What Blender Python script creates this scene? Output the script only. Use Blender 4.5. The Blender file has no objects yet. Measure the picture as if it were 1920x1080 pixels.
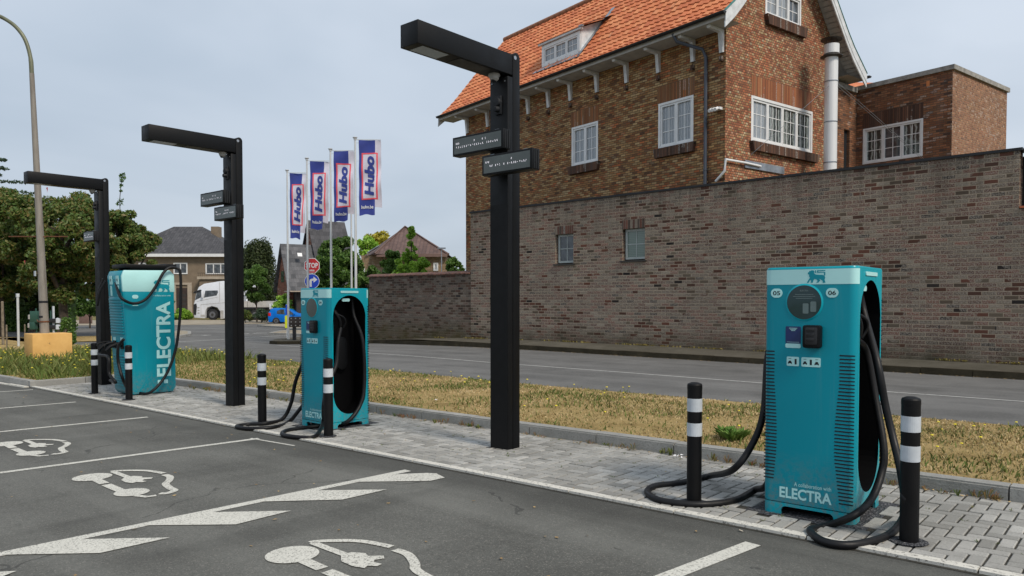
import bpy, bmesh, math, random
from mathutils import Vector, Matrix
R = math.radians
random.seed(7)
S = bpy.context.scene
COL = S.collection

# ------------------------------------------------------------------ camera
F = 1400.0; RZ = R(41.2); PT = R(1.7); EYE = 1.6
YP = 562 + F*math.tan(PT)
cam = bpy.data.objects.new('camera', bpy.data.cameras.new('camera')); COL.objects.link(cam)
cam.location = (0, 0, EYE); cam.rotation_euler = (R(90)-PT, 0, RZ)
cam.data.sensor_width = 36; cam.data.lens = 36*F/1920
cam.data.shift_y = (YP-540)/1920; cam.data.clip_end = 3000; cam.data.clip_start = .05
S.camera = cam
# ------------------------------------------------------------------ light
SUN_EL, SUN_AZ = R(46), R(-8)      # azimuth of the sun measured from +X towards +Y
S.view_settings.view_transform = 'Standard'; S.view_settings.look = 'None'
S.view_settings.exposure = 0.33; S.view_settings.gamma = 1
W = bpy.data.worlds.new('World'); S.world = W; W.use_nodes = True
nt = W.node_tree; nt.nodes.clear()
def wn(t, **k):
    n = nt.nodes.new(t)
    for a, b in k.items(): setattr(n, a, b)
    return n
sky = wn('ShaderNodeTexSky', sky_type='NISHITA', sun_disc=False, sun_elevation=SUN_EL, sun_rotation=R(90)-SUN_AZ, dust_density=2.0)
tc = wn('ShaderNodeTexCoord'); mp = wn('ShaderNodeMapping'); mp.inputs['Scale'].default_value = (1, 1, 3.2)
nz = wn('ShaderNodeTexNoise'); nz.inputs['Scale'].default_value = 1.5; nz.inputs['Detail'].default_value = 4; nz.inputs['Roughness'].default_value = .5
nz.inputs['Distortion'].default_value = .5
cr = wn('ShaderNodeValToRGB'); cr.color_ramp.elements[0].position = .33; cr.color_ramp.elements[0].color = (4.1, 4.8, 5.65, 1)
cr.color_ramp.elements[1].position = .68; cr.color_ramp.elements[1].color = (5.6, 6.2, 7.0, 1)
sx = wn('ShaderNodeSeparateXYZ'); gr = wn('ShaderNodeMapRange'); gr.inputs['From Min'].default_value = 0; gr.inputs['From Max'].default_value = .3
gr.inputs['To Min'].default_value = .86; gr.inputs['To Max'].default_value = 1.0
vm = wn('ShaderNodeVectorMath', operation='SCALE')
mx = wn('ShaderNodeMix', data_type='RGBA'); mx.inputs['Factor'].default_value = .9
bg = wn('ShaderNodeBackground'); bg.inputs['Strength'].default_value = .1
out = wn('ShaderNodeOutputWorld')
L = nt.links.new
L(tc.outputs['Generated'], mp.inputs['Vector']); L(mp.outputs[0], nz.inputs['Vector']); L(nz.outputs['Fac'], cr.inputs['Fac'])
L(tc.outputs['Generated'], sx.inputs[0]); L(sx.outputs['Z'], gr.inputs['Value'])
L(cr.outputs['Color'], vm.inputs[0]); L(gr.outputs[0], vm.inputs['Scale'])
L(sky.outputs['Color'], mx.inputs[6]); L(vm.outputs[0], mx.inputs[7])
L(mx.outputs[2], bg.inputs['Color']); L(bg.outputs[0], out.inputs[0])
sun = bpy.data.objects.new('sun', bpy.data.lights.new('sun', 'SUN')); COL.objects.link(sun)
sun.data.energy = 2.3; sun.data.angle = R(13); sun.data.color = (1, .9, .77)
sd = Vector((math.cos(SUN_AZ)*math.cos(SUN_EL), math.sin(SUN_AZ)*math.cos(SUN_EL), math.sin(SUN_EL)))
sun.rotation_euler = sd.to_track_quat('Z', 'Y').to_euler()

# ------------------------------------------------------------------ surveying helpers: ground height and where a sight line meets a plane
def sm(a, b, x):
    t = min(1, max(0, (x-a)/(b-a))); return t*t*(3-2*t)
def zg(x, y):
    k = 1-sm(-14, -32, x)
    return .0127*min(6, max(x, -30))*(1-k*sm(6, 15, y))
FW = (-math.sin(RZ)*math.cos(PT), math.cos(RZ)*math.cos(PT), -math.sin(PT))
RT = (math.cos(RZ), math.sin(RZ), 0)
UP = (-math.sin(RZ)*math.sin(PT), math.cos(RZ)*math.sin(PT), math.cos(PT))
def ray(px, py):
    a = (px-960)/F; b = -(py-YP)/F
    return [FW[i]+a*RT[i]+b*UP[i] for i in range(3)]
def G(px, py, dz=0):
    d = ray(px, py); z = 0
    for _ in range(60):
        t = (z+dz-EYE)/d[2]; x, y = d[0]*t, d[1]*t; z = .5*z+.5*zg(x, y)
    return Vector((x, y, z+dz))
def RY(px, py, Y): d = ray(px, py); t = Y/d[1]; return Vector((d[0]*t, Y, EYE+d[2]*t))
def RX(px, py, X): d = ray(px, py); t = X/d[0]; return Vector((X, d[1]*t, EYE+d[2]*t))
def DP(px, py, dep):
    d = ray(px, py); h = (-math.sin(RZ), math.cos(RZ)); t = dep/(d[0]*h[0]+d[1]*h[1])
    return Vector((d[0]*t, d[1]*t, EYE+d[2]*t))
def RPL(px, py, p, n):
    d = ray(px, py); t = (p[0]*n[0]+p[1]*n[1])/(d[0]*n[0]+d[1]*n[1]); return Vector((d[0]*t, d[1]*t, EYE+d[2]*t))

# ------------------------------------------------------------------ object helpers
def tag(o, label=None, cat=None, group=None, kind=None):
    for k, v in (('label', label), ('category', cat), ('group', group), ('kind', kind)):
        if v: o[k] = v
    return o
def empty(name, loc=(0, 0, 0), rz=0, **k):
    o = bpy.data.objects.new(name, None); COL.objects.link(o)
    o.location = loc; o.rotation_euler = (0, 0, rz); o.empty_display_size = .2
    return tag(o, **k)
class MB:
    def __init__(s): s.v = []; s.f = []; s.uv = []; s.mi = []; s.cur = 0
    def face(s, pts, uv=None):
        b = len(s.v); s.v += [tuple(p) for p in pts]; s.f.append(list(range(b, b+len(pts)))); s.mi.append(s.cur)
        if uv is None:
            p = [Vector(q) for q in pts]; n = Vector((0, 0, 0))
            for i in range(1, len(p)-1): n += (p[i]-p[0]).cross(p[i+1]-p[0])
            if abs(n.z) > .8*n.length: uv = [(q.x, q.y) for q in p]
            else:
                h = Vector((-n.y, n.x, 0)); h = h.normalized() if h.length > 1e-9 else Vector((1, 0, 0))
                uv = [(q.dot(h), q.z) for q in p]
        s.uv += list(uv); return s
    def box(s, x0, y0, z0, x1, y1, z1):
        s.hexa([(x0, y0), (x1, y0), (x1, y1), (x0, y1)], z0, z1); return s
    def hexa(s, poly, z0, z1, cap=True):
        n = len(poly); a = sum(poly[i][0]*poly[(i+1) % n][1]-poly[(i+1) % n][0]*poly[i][1] for i in range(n))
        if a < 0: poly = poly[::-1]
        f0 = z0 if callable(z0) else (lambda x, y: z0); f1 = z1 if callable(z1) else (lambda x, y: z1)
        for i in range(n):
            p, q = poly[i], poly[(i+1) % n]
            s.face([(p[0], p[1], f0(*p)), (q[0], q[1], f0(*q)), (q[0], q[1], f1(*q)), (p[0], p[1], f1(*p))])
        if cap:
            s.face([(p[0], p[1], f1(*p)) for p in poly]); s.face([(p[0], p[1], f0(*p)) for p in poly[::-1]])
        return s
    def prism(s, poly, o, u, v, w, d):       # polygon in (u,v) plane at origin o, extruded along w by d
        o, u, v, w = Vector(o), Vector(u), Vector(v), Vector(w); n = len(poly)
        A = [o+u*p[0]+v*p[1] for p in poly]; B = [a+w*d for a in A]
        if u.cross(v).dot(w) > 0: s.face(A[::-1]); s.face(B)
        else: s.face(A); s.face(B[::-1])
        for i in range(n):
            j = (i+1) % n; q = [A[i], A[j], B[j], B[i]]
            if u.cross(v).dot(w) < 0: q = q[::-1]
            s.face(q)
        return s
    def cyl(s, p0, p1, r0, r1=None, n=14, cap=True):
        p0, p1 = Vector(p0), Vector(p1); r1 = r0 if r1 is None else r1; s.tube([p0, p1], [r0, r1], n, cap); return s
    def tube(s, pts, r, n=10, cap=True):
        pts = [Vector(p) for p in pts]; rs = r if isinstance(r, (list, tuple)) else [r]*len(pts)
        prev = None; rings = []
        for i, p in enumerate(pts):
            t = (pts[min(i+1, len(pts)-1)]-pts[max(i-1, 0)]).normalized()
            if prev is None:
                a = Vector((0, 0, 1)) if abs(t.z) < .9 else Vector((1, 0, 0)); a = (a-t*a.dot(t)).normalized()
            else: a = (prev-t*prev.dot(t)).normalized()
            prev = a; b = t.cross(a)
            rings.append([p+(a*math.cos(2*math.pi*k/n)+b*math.sin(2*math.pi*k/n))*rs[i] for k in range(n)])
        b0 = len(s.v)
        for rg in rings: s.v += [tuple(q) for q in rg]
        for i in range(len(rings)-1):
            for k in range(n):
                s.f.append([b0+i*n+k, b0+i*n+(k+1) % n, b0+(i+1)*n+(k+1) % n, b0+(i+1)*n+k]); s.mi.append(s.cur)
                s.uv += [(k/n, i), ((k+1)/n, i), ((k+1)/n, i+1), (k/n, i+1)]
        if cap:
            for rg, fl in ((rings[0], True), (rings[-1], False)):
                b = len(s.v); s.v += [tuple(q) for q in rg]; ix = list(range(b, b+n))
                s.f.append(ix[::-1] if fl else ix); s.mi.append(s.cur); s.uv += [(0, 0)]*n
        return s
    def lathe(s, c, prof, n=20):
        for i in range(len(prof)-1):
            for k in range(n):
                a0, a1 = 2*math.pi*k/n, 2*math.pi*(k+1)/n
                (r0, z0), (r1, z1) = prof[i], prof[i+1]
                q = [(c[0]+r*math.cos(a), c[1]+r*math.sin(a), c[2]+z) for r, a, z in ((r0, a0, z0), (r0, a1, z0), (r1, a1, z1), (r1, a0, z1))]
                if r1 < 1e-6: q = q[:3]
                elif r0 < 1e-6: q = [q[0], q[2], q[3]]
                s.face(q, [(0, 0)]*len(q))
        return s
    def map(s, fn): s.v = [tuple(fn(*p)) for p in s.v]; return s
    def build(s, name, mat, parent=None, bevel=0, smooth=None, weld=False, **k):
        m = bpy.data.meshes.new(name); m.from_pydata(s.v, [], s.f)
        for q in (mat if isinstance(mat, (list, tuple)) else [mat]): m.materials.append(q)
        ul = m.uv_layers.new(name='UVMap')
        for i, u in enumerate(s.uv): ul.data[i].uv = u
        if any(s.mi):
            for i, x in enumerate(s.mi): m.polygons[i].material_index = x
        m.validate()
        if bevel or weld:
            bm = bmesh.new(); bm.from_mesh(m); bmesh.ops.remove_doubles(bm, verts=bm.verts, dist=1e-4)
            if bevel:
                es = [e for e in bm.edges if len(e.link_faces) == 2 and e.calc_face_angle(0) > .6]
                bmesh.ops.bevel(bm, geom=es, offset=bevel, segments=2, affect='EDGES', profile=.5, clamp_overlap=True)
            bm.to_mesh(m); bm.free()
        o = bpy.data.objects.new(name, m); COL.objects.link(o)
        if parent: o.parent = parent
        if smooth or bevel:
            m.polygons.foreach_set('use_smooth', [True]*len(m.polygons)); m.set_sharp_from_angle(angle=smooth or R(40))
        return tag(o, **k)
def copy_tree(o, parent=None):
    c = o.copy(); COL.objects.link(c); c.parent = parent
    for ch in [q for q in bpy.data.objects if q.parent == o]: copy_tree(ch, c)
    return c
def spline(pts, n=8):
    P = [Vector(p) for p in pts]; P = [P[0]*2-P[1]]+P+[P[-1]*2-P[-2]]; o = []
    for i in range(1, len(P)-2):
        a, b, c, d = P[i-1:i+3]
        for k in range(n):
            t = k/n; o.append(.5*((2*b)+(c-a)*t+(2*a-5*b+4*c-d)*t*t+(3*b-a-3*c+d)*t**3))
    return o+[P[-2]]

# ------------------------------------------------------------------ materials
MATS = {}
class NT:
    def __init__(s, name):
        s.m = bpy.data.materials.new(name); s.m.use_nodes = True; s.t = s.m.node_tree; s.b = s.t.nodes['Principled BSDF']; MATS[name] = s.m
    def n(s, t, ins=None, **k):
        q = s.t.nodes.new(t)
        for a, b in k.items(): setattr(q, a, b)
        for a, b in (ins or {}).items(): s.put(q.inputs[a], b)
        return q
    def put(s, i, v):
        if hasattr(v, 'is_output') or isinstance(v, bpy.types.NodeSocket): s.t.links.new(v, i)
        else: i.default_value = v
    def math(s, op, a, b=None, c=None):
        q = s.t.nodes.new('ShaderNodeMath'); q.operation = op; s.put(q.inputs[0], a)
        if b is not None: s.put(q.inputs[1], b)
        if c is not None: s.put(q.inputs[2], c)
        return q.outputs[0]
    def mix(s, f, a, b, bt='MIX'):
        q = s.t.nodes.new('ShaderNodeMix'); q.data_type = 'RGBA'; q.blend_type = bt
        s.put(q.inputs[0], f); s.put(q.inputs[6], a if not isinstance(a, tuple) else (*a[:3], 1)); s.put(q.inputs[7], b if not isinstance(b, tuple) else (*b[:3], 1)); return q.outputs[2]
    def ramp(s, f, st, interp='LINEAR'):
        q = s.t.nodes.new('ShaderNodeValToRGB'); q.color_ramp.interpolation = interp; e = q.color_ramp.elements
        while len(e) < len(st): e.new(.5)
        for i, (p, c) in enumerate(st):
            e[i].position = p; e[i].color = (*c, 1) if not isinstance(c, (int, float)) else (c, c, c, 1)
        s.put(q.inputs[0], f); return q.outputs[0]
    def noise(s, sc, vec=None, det=4, rough=.6, dist=0):
        q = s.n('ShaderNodeTexNoise', {'Scale': sc, 'Detail': det, 'Roughness': rough, 'Distortion': dist})
        if vec is None: vec = s.obj()
        s.put(q.inputs['Vector'], vec); return q.outputs['Fac']
    def obj(s):
        if not hasattr(s, '_o'): s._tc = s.n('ShaderNodeTexCoord'); s._o = s._tc.outputs['Object']
        return s._o
    def geo(s): return s.n('ShaderNodeNewGeometry').outputs['Position']
    def uv(s): return s.n('ShaderNodeTexCoord').outputs['UV']
    def bump(s, h, st=.5, d=.02):
        q = s.n('ShaderNodeBump', {'Strength': st, 'Distance': d, 'Height': h}); s.put(s.b.inputs['Normal'], q.outputs[0])
    def base(s, c): s.put(s.b.inputs['Base Color'], c if not isinstance(c, tuple) else (*c, 1)); return s
    def set(s, **k):
        for a, v in k.items(): s.put(s.b.inputs[a.replace('_', ' ')], v)
        return s
def plain(name, c, rough=.5, metal=0, var=.12, sc=3.0, emit=None, bump=0, spec=.5):
    q = NT(name); f = q.noise(sc, q.geo(), 5)
    d = tuple(x*(1-var*1.6) for x in c); l = tuple(min(1, x*(1+var)) for x in c)
    q.base(q.ramp(f, [(.3, d), (.7, l)])); q.set(Roughness=q.ramp(q.noise(sc*3, q.geo(), 3), [(.3, max(0, rough-.08)), (.7, min(1, rough+.08))]), Metallic=metal)
    q.b.inputs['Specular IOR Level'].default_value = spec
    if emit: q.set(Emission_Color=(*emit[0], 1), Emission_Strength=emit[1])
    if bump: q.bump(q.noise(sc*20, q.geo(), 4), bump, .005)
    return q.m
def brick(name, w, h, mort, stops, mcol, stain=.35, whit=.25, whcol=(.5, .47, .43), bump=.6, irregular=.006, moss=None, weather=.6, streak=.15, topv=None):
    q = NT(name); uv = q.uv(); sp = q.n('ShaderNodeSeparateXYZ', {0: uv})
    nx = q.math('MULTIPLY', q.math('SUBTRACT', q.noise(9, uv, 2), .5), irregular*2)
    U = q.math('ADD', sp.outputs[0], nx); V = q.math('ADD', sp.outputs[1], nx)
    v = q.math('DIVIDE', V, h); row = q.math('FLOOR', v); fv = q.math('SUBTRACT', v, row)
    u = q.math('ADD', q.math('DIVIDE', U, w), q.math('MULTIPLY', q.math('PINGPONG', row, 1), .5)); col = q.math('FLOOR', u); fu = q.math('SUBTRACT', u, col)
    cb = q.n('ShaderNodeCombineXYZ', {0: col, 1: row}).outputs[0]
    wn_ = q.n('ShaderNodeTexWhiteNoise', {'Vector': cb}, noise_dimensions='3D').outputs['Value']
    cb2 = q.n('ShaderNodeCombineXYZ', {0: col, 1: row, 2: 7.3}).outputs[0]
    w2 = q.n('ShaderNodeTexWhiteNoise', {'Vector': cb2}, noise_dimensions='3D').outputs['Value']
    wn_ = q.math('FRACT', q.math('ADD', wn_, 0.0)); bc = q.ramp(wn_, stops, 'CONSTANT')
    bc = q.mix(q.ramp(q.noise(1.7, uv, 3), [(.35, .15), (.6, .0)]), bc, tuple(sum(c[i] for _, c in stops)/len(stops)*.95 for i in range(3)))
    hs = q.n('ShaderNodeHueSaturation', {'Hue': .5, 'Saturation': 1, 'Value': q.math('ADD', .74, q.math('MULTIPLY', w2, .55)), 'Color': bc}); bc = hs.outputs[0]
        # efflorescence: pale crust on some bricks only, with its own patchy outline
    cl = q.noise(.55, uv, 3); m1 = q.math('GREATER_THAN', q.math('ADD', q.math('MULTIPLY', w2, .5), cl), 1.0-whit)
    m2 = q.ramp(q.noise(34, uv, 4, .7), [(.42, 0.0), (.6, 1.0)])
    bc = q.mix(q.math('MULTIPLY', q.math('MULTIPLY', m1, m2), .75), bc, whcol)
    bc = q.mix(q.ramp(q.noise(60, uv, 3, .7), [(.3, .35), (.7, 0.0)]), bc, (.03, .02, .015))
    du = q.math('MULTIPLY', q.math('MINIMUM', fu, q.math('SUBTRACT', 1, fu)), w); dv = q.math('MULTIPLY', q.math('MINIMUM', fv, q.math('SUBTRACT', 1, fv)), h)
    e = q.math('ADD', q.math('MINIMUM', du, dv), q.math('MULTIPLY', q.math('SUBTRACT', q.noise(40, uv, 2), .5), mort*.6))
    mk = q.n('ShaderNodeMapRange', {'Value': e, 'From Min': mort*.35, 'From Max': mort*.7}).outputs[0]
    wm = q.ramp(q.noise(.6, uv, 4, .6, .8), [(.38, 0.0), (.62, weather)])
    c = q.mix(mk, q.mix(wm, mcol, tuple(x*.55 for x in mcol)), bc)
    ms_ = q.n('ShaderNodeMapping', {'Vector': uv, 'Scale': (1.6, .22, 1)}).outputs[0]
    c = q.mix(q.ramp(q.noise(1.3, ms_, 5, .65), [(.5, 0.0), (.72, streak)]), c, q.mix(.5, c, whcol))
    c = q.mix(q.ramp(q.noise(.35, uv, 5, .6, .6), [(.4, 0.0), (.75, stain)]), c, q.mix(.6, c, (.05, .045, .035)))
    if moss:
        z = q.n('ShaderNodeSeparateXYZ', {0: q.geo()}).outputs[2]
        f = q.math('MULTIPLY', q.n('ShaderNodeMapRange', {'Value': z, 'From Min': moss[0], 'From Max': moss[1], 'To Min': 1, 'To Max': 0}).outputs[0], q.ramp(q.noise(1.2, uv, 4), [(.35, .25), (.65, 1.0)]))
        c = q.mix(f, c, moss[2])
    if topv:
        tm = q.n('ShaderNodeMapRange', {'Value': sp.outputs[1], 'From Min': topv-1.5, 'From Max': topv, 'To Min': 0, 'To Max': .5}).outputs[0]
        mt = q.n('ShaderNodeMapping', {'Vector': uv, 'Scale': (2.6, .12, 1)}).outputs[0]
        c = q.mix(q.math('MULTIPLY', tm, q.ramp(q.noise(1.5, mt, 5, .7), [(.42, 0.0), (.62, 1.0)])), c, (.05, .043, .034))
    q.base(c).set(Roughness=.9); q.b.inputs['Specular IOR Level'].default_value = .25
    q.bump(q.math('ADD', mk, q.math('MULTIPLY', q.noise(50, uv, 3), .5)), bump, .012)
    return q.m
M_wall = brick('wall_brick', .277, .094, .017, [(0, (.13, .054, .037)), (.16, (.175, .07, .047)), (.3, (.115, .056, .041)), (.42, (.2, .08, .054)), (.5, (.16, .12, .086)), (.66, (.195, .155, .112)), (.8, (.135, .1, .073)), (.88, (.27, .22, .165)), (.95, (.022, .02, .021))], (.38, .31, .23), whit=.42, whcol=(.46, .4, .335), moss=(.15, .75, (.045, .04, .022)), weather=.45, topv=4.8, streak=.05)
M_lowwall = brick('old_wall_brick', .277, .094, .018, [(0, (.075, .052, .042)), (.2, (.12, .062, .048)), (.45, (.09, .065, .05)), (.65, (.135, .085, .062)), (.85, (.17, .14, .11)), (.95, (.03, .028, .03))], (.2, .16, .125), whit=.3, whcol=(.3, .27, .23), moss=(0, .9, (.07, .06, .02)))
M_house = brick('house_brick', .21, .072, .015, [(0, (.26, .12, .05)), (.2, (.38, .19, .075)), (.42, (.46, .27, .115)), (.6, (.36, .13, .052)), (.72, (.5, .33, .16)), (.88, (.15, .07, .038)), (.94, (.5, .16, .06))], (.085, .06, .04), whit=.1, whcol=(.4, .33, .2), irregular=.008)
M_gable = brick('gable_brick', .108, .072, .016, [(0, (.34, .12, .06)), (.18, (.46, .17, .085)), (.36, (.4, .23, .11)), (.52, (.52, .23, .12)), (.66, (.28, .1, .055)), (.78, (.5, .36, .2)), (.88, (.46, .14, .065)), (.95, (.54, .42, .27))], (.11, .07, .048), whit=.04, whcol=(.5, .42, .3), irregular=.008)
M_ext = brick('extension_brick', .21, .07, .014, [(0, (.2, .08, .042)), (.25, (.31, .125, .06)), (.5, (.27, .13, .068)), (.75, (.36, .155, .075)), (.92, (.09, .05, .04))], (.1, .075, .055), whit=.05)
M_extside = brick('extension_side_brick', .108, .07, .014, [(0, (.3, .13, .075)), (.25, (.38, .19, .11)), (.5, (.33, .16, .09)), (.75, (.42, .23, .13)), (.92, (.24, .12, .08))], (.3, .22, .16), whit=.05)
M_soldierh = brick('house_soldier_brick', .068, .56, .014, [(0, (.25, .1, .045)), (.25, (.32, .14, .06)), (.5, (.38, .14, .055)), (.75, (.27, .13, .06)), (.9, (.42, .2, .09))], (.14, .1, .06), whit=.05)
M_soldier = brick('soldier_brick', .065, .62, .012, [(0, (.34, .11, .05)), (.3, (.42, .16, .07)), (.6, (.28, .1, .05)), (.85, (.38, .2, .1))], (.13, .09, .06), whit=.05)
M_soldierd = brick('sill_brick', .065, .5, .012, [(0, (.1, .05, .035)), (.3, (.15, .07, .045)), (.6, (.08, .045, .035)), (.85, (.19, .1, .065))], (.05, .04, .03), whit=.05)
M_soldierw = brick('wall_soldier_brick', .085, .3, .014, [(0, (.15, .07, .055)), (.3, (.3, .25, .2)), (.5, (.17, .07, .05)), (.8, (.08, .06, .05))], (.22, .18, .14), whit=.1)
M_tanbrick = brick('tan_brick', .22, .08, .012, [(0, (.28, .19, .11)), (.5, (.33, .23, .14)), (.8, (.25, .17, .1))], (.25, .2, .14), whit=.02)
M_redbrick = brick('red_brick', .22, .08, .012, [(0, (.24, .09, .055)), (.5, (.3, .12, .07)), (.8, (.2, .08, .05))], (.22, .13, .1), whit=.02)
def tilemat(name, w, h, st, bump=1.0, own=False, lich=None):
    q = NT(name); uv = q.uv(); sp = q.n('ShaderNodeSeparateXYZ', {0: uv})
    v = q.math('DIVIDE', sp.outputs[1], h); row = q.math('FLOOR', v); fv = q.math('SUBTRACT', v, row)
    u = q.math('DIVIDE', sp.outputs[0], w)
    if own: u = q.math('ADD', u, q.math('MULTIPLY', q.math('PINGPONG', row, 1), .5))
    col = q.math('FLOOR', u); fu = q.math('SUBTRACT', u, col)
    wv = q.n('ShaderNodeTexWhiteNoise', {'Vector': q.n('ShaderNodeCombineXYZ', {0: col, 1: row}).outputs[0]}).outputs['Value']
    c = q.ramp(wv, st); c = q.mix(q.ramp(q.noise(.7, uv, 5, .65), [(.5, 0.0), (.8, .55)]), c, tuple(x*.45 for x in st[0][1]))
    c = q.mix(q.ramp(q.noise(14, uv, 4, .7), [(.35, .35), (.6, 0.0)]), c, tuple(x*.55 for x in st[0][1]))
    if lich: c = q.mix(q.ramp(q.noise(5, uv, 5, .7), [(.58, 0.0), (.68, .7)]), c, lich)
    hgt = q.math('ADD', q.math('MULTIPLY', fv, -1), q.math('MULTIPLY', q.math('SINE', q.math('MULTIPLY', fu, 6.283)), .4))
    q.base(c).set(Roughness=.75)
    if bump: q.bump(hgt, bump, .05)
    else: q.bump(q.noise(60, uv, 3), .3, .01)
    return q.m
M_tile = tilemat('orange_pantile', .235, .3, [(0, (.5, .14, .055)), (.5, (.62, .195, .075)), (1, (.68, .27, .115))], 0, lich=(.3, .16, .1))
M_slate = tilemat('grey_roof_tile', .3, .36, [(0, (.045, .045, .05)), (1, (.085, .083, .09))], 1)
M_slate2 = tilemat('slate_shingle', .4, .34, [(0, (.055, .058, .065)), (1, (.14, .14, .15))], 1, True)
M_browntile = tilemat('brown_roof_tile', .3, .36, [(0, (.1, .06, .052)), (1, (.16, .1, .085))], 1)
M_coping = tilemat('red_coping_tile', .26, .3, [(0, (.1, .05, .04)), (1, (.19, .085, .06))], .8, lich=(.12, .11, .07))

def asphalt(name, c0, c1, patch=.35, crack=True, speck=.5, tar=False):
    q = NT(name); g = q.geo()
    a = q.noise(1.1, g, 5, .6, .4); b = q.noise(85, g, 3, .8); d = q.noise(.3, g, 5, .6, 1.2)
    c = q.mix(q.ramp(a, [(.3, 0.0), (.7, 1.0)]), c0, c1)
    c = q.mix(q.ramp(d, [(.40, patch), (.56, 0.0)]), c, tuple(x*.5 for x in c0))
    c = q.mix(q.ramp(b, [(.35, speck), (.5, 0.0)]), c, tuple(x*.35 for x in c0))
    c = q.mix(q.ramp(q.noise(38, g, 4, .85), [(.38, speck*.8), (.52, 0.0)]), c, tuple(x*.4 for x in c0))
    c = q.mix(q.ramp(q.noise(55, g, 3, .8), [(.56, 0.0), (.68, speck*.5)]), c, (.3, .285, .25))
    c = q.mix(q.ramp(q.noise(2.2, g, 4, .6, 1.5), [(.66, 0.0), (.72, .3)]), c, (.03, .03, .028))
    vo = q.n('ShaderNodeTexVoronoi', {'Scale': 130, 'Vector': g}); 
    c = q.mix(q.math('MULTIPLY', q.math('GREATER_THAN', q.n('ShaderNodeSeparateColor', {0: vo.outputs['Color']}).outputs[0], .93), .35), c, (.3, .28, .25))
    if tar:
        yy = q.n('ShaderNodeSeparateXYZ', {0: g}).outputs[1]; nn = q.math('MULTIPLY', q.math('SUBTRACT', q.noise(1.4, g, 4), .5), .7)
        c = q.mix(q.n('ShaderNodeMapRange', {'Value': q.math('ADD', yy, nn), 'From Min': 4.35, 'From Max': 4.75, 'To Min': 0, 'To Max': .5}).outputs[0], c, tuple(x*.42 for x in c0))
        m3 = q.n('ShaderNodeMapping', {'Vector': g, 'Scale': (1.3, .16, 1)}).outputs[0]
        c = q.mix(q.ramp(q.noise(1.0, m3, 4, .6), [(.56, 0.0), (.66, .38)]), c, tuple(x*.5 for x in c0))
    # wheel-polished streaks along X
    ms = q.n('ShaderNodeMapping', {'Vector': g, 'Scale': (.12, 1.6, 1)}).outputs[0]
    c = q.mix(q.ramp(q.noise(1.0, ms, 4, .6), [(.45, 0.0), (.7, .3)]), c, tuple(min(1, x*1.5) for x in c1))
    if crack:
        w = q.n('ShaderNodeTexVoronoi', {'Scale': .35, 'Vector': q.n('ShaderNodeVectorMath', {0: g, 1: q.n('ShaderNodeVectorMath', {0: q.n('ShaderNodeTexNoise', {'Scale': 1.5, 'Vector': g, 'Detail': 5}).outputs['Color'], 1: (.9, .9, 0)}, operation='MULTIPLY').outputs[0]}, operation='ADD').outputs[0]}, feature='DISTANCE_TO_EDGE').outputs[0]
        c = q.mix(q.math('MULTIPLY', q.math('LESS_THAN', w, .004), q.math('MULTIPLY', q.math('GREATER_THAN', a, .52), .5)), c, (.02, .02, .02))
    q.base(c).set(Roughness=.88); q.b.inputs['Specular IOR Level'].default_value = .3
    q.bump(q.math('ADD', b, q.math('MULTIPLY', q.noise(30, g, 3), .6)), .55, .01); return q.m
M_asph = asphalt('lot_asphalt', (.106, .1065, .097), (.148, .149, .136), patch=.45, tar=True)
M_road = asphalt('road_asphalt', (.11, .11, .108), (.165, .164, .16), patch=.35, crack=False, speck=.35)
def worn(name, c, under, amt=.42, fine=70):
    q = NT(name); g = q.geo()
    f = q.math('MULTIPLY', q.ramp(q.noise(fine, g, 3, .8), [(amt-.05, 1.0), (amt+.04, 0.0)]), q.ramp(q.noise(2.2, g, 4), [(.3, .45), (.6, 1.0)]))
    cc = q.mix(q.ramp(q.noise(4, g, 5), [(.35, .25), (.7, 0.0)]), c, tuple(x*.6 for x in c))
    q.base(q.mix(f, cc, under)).set(Roughness=.8); q.bump(q.noise(90, g, 2), .3, .004); return q.m
M_paint = worn('road_paint', (.6, .59, .53), (.13, .125, .11), .435, 60)
M_paintfar = worn('far_road_paint', (.5, .5, .48), (.15, .15, .148), .42, 12)
M_conc = plain('concrete', (.3, .295, .275), .85, var=.22, sc=4, bump=.4)
def kerbm():
    q = NT('kerb_concrete'); g = q.geo()
    c = q.ramp(q.noise(3, g, 6, .7), [(.3, (.27, .268, .25)), (.6, (.38, .375, .355)), (.8, (.44, .435, .41))])
    c = q.mix(q.ramp(q.noise(60, g, 3, .7), [(.3, .5), (.5, 0.0)]), c, (.12, .115, .1))
    rpi = q.n('ShaderNodeNewGeometry').outputs['Random Per Island']
    c = q.mix(q.math('MULTIPLY', rpi, .35), c, (.13, .13, .12))
    q.base(c).set(Roughness=.9); q.bump(q.noise(50, g, 4), .5, .01); return q.m
M_kerb = kerbm()
M_edge = worn('pale_edge_strip', (.62, .6, .54), (.17, .165, .15), .42, 30)
def paver():
    q = NT('paver'); g = q.geo(); rpi = q.n('ShaderNodeNewGeometry').outputs['Random Per Island']
    c = q.ramp(rpi, [(0, (.245, .24, .222)), (.35, (.33, .324, .303)), (.7, (.38, .373, .35)), (1, (.45, .442, .415))])
    c = q.mix(q.ramp(q.noise(1.1, g, 5, .6), [(.35, .45), (.65, 0.0)]), c, (.14, .135, .12))
    c = q.mix(q.ramp(q.noise(70, g, 3, .7), [(.3, .4), (.5, 0.0)]), c, (.1, .1, .09))
    q.base(c).set(Roughness=.85); q.bump(q.noise(60, g, 3), .4, .008); return q.m
M_paver = paver()
M_joint = plain('joint_sand', (.035, .032, .024), .95, var=.4, sc=8, bump=.5)
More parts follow.
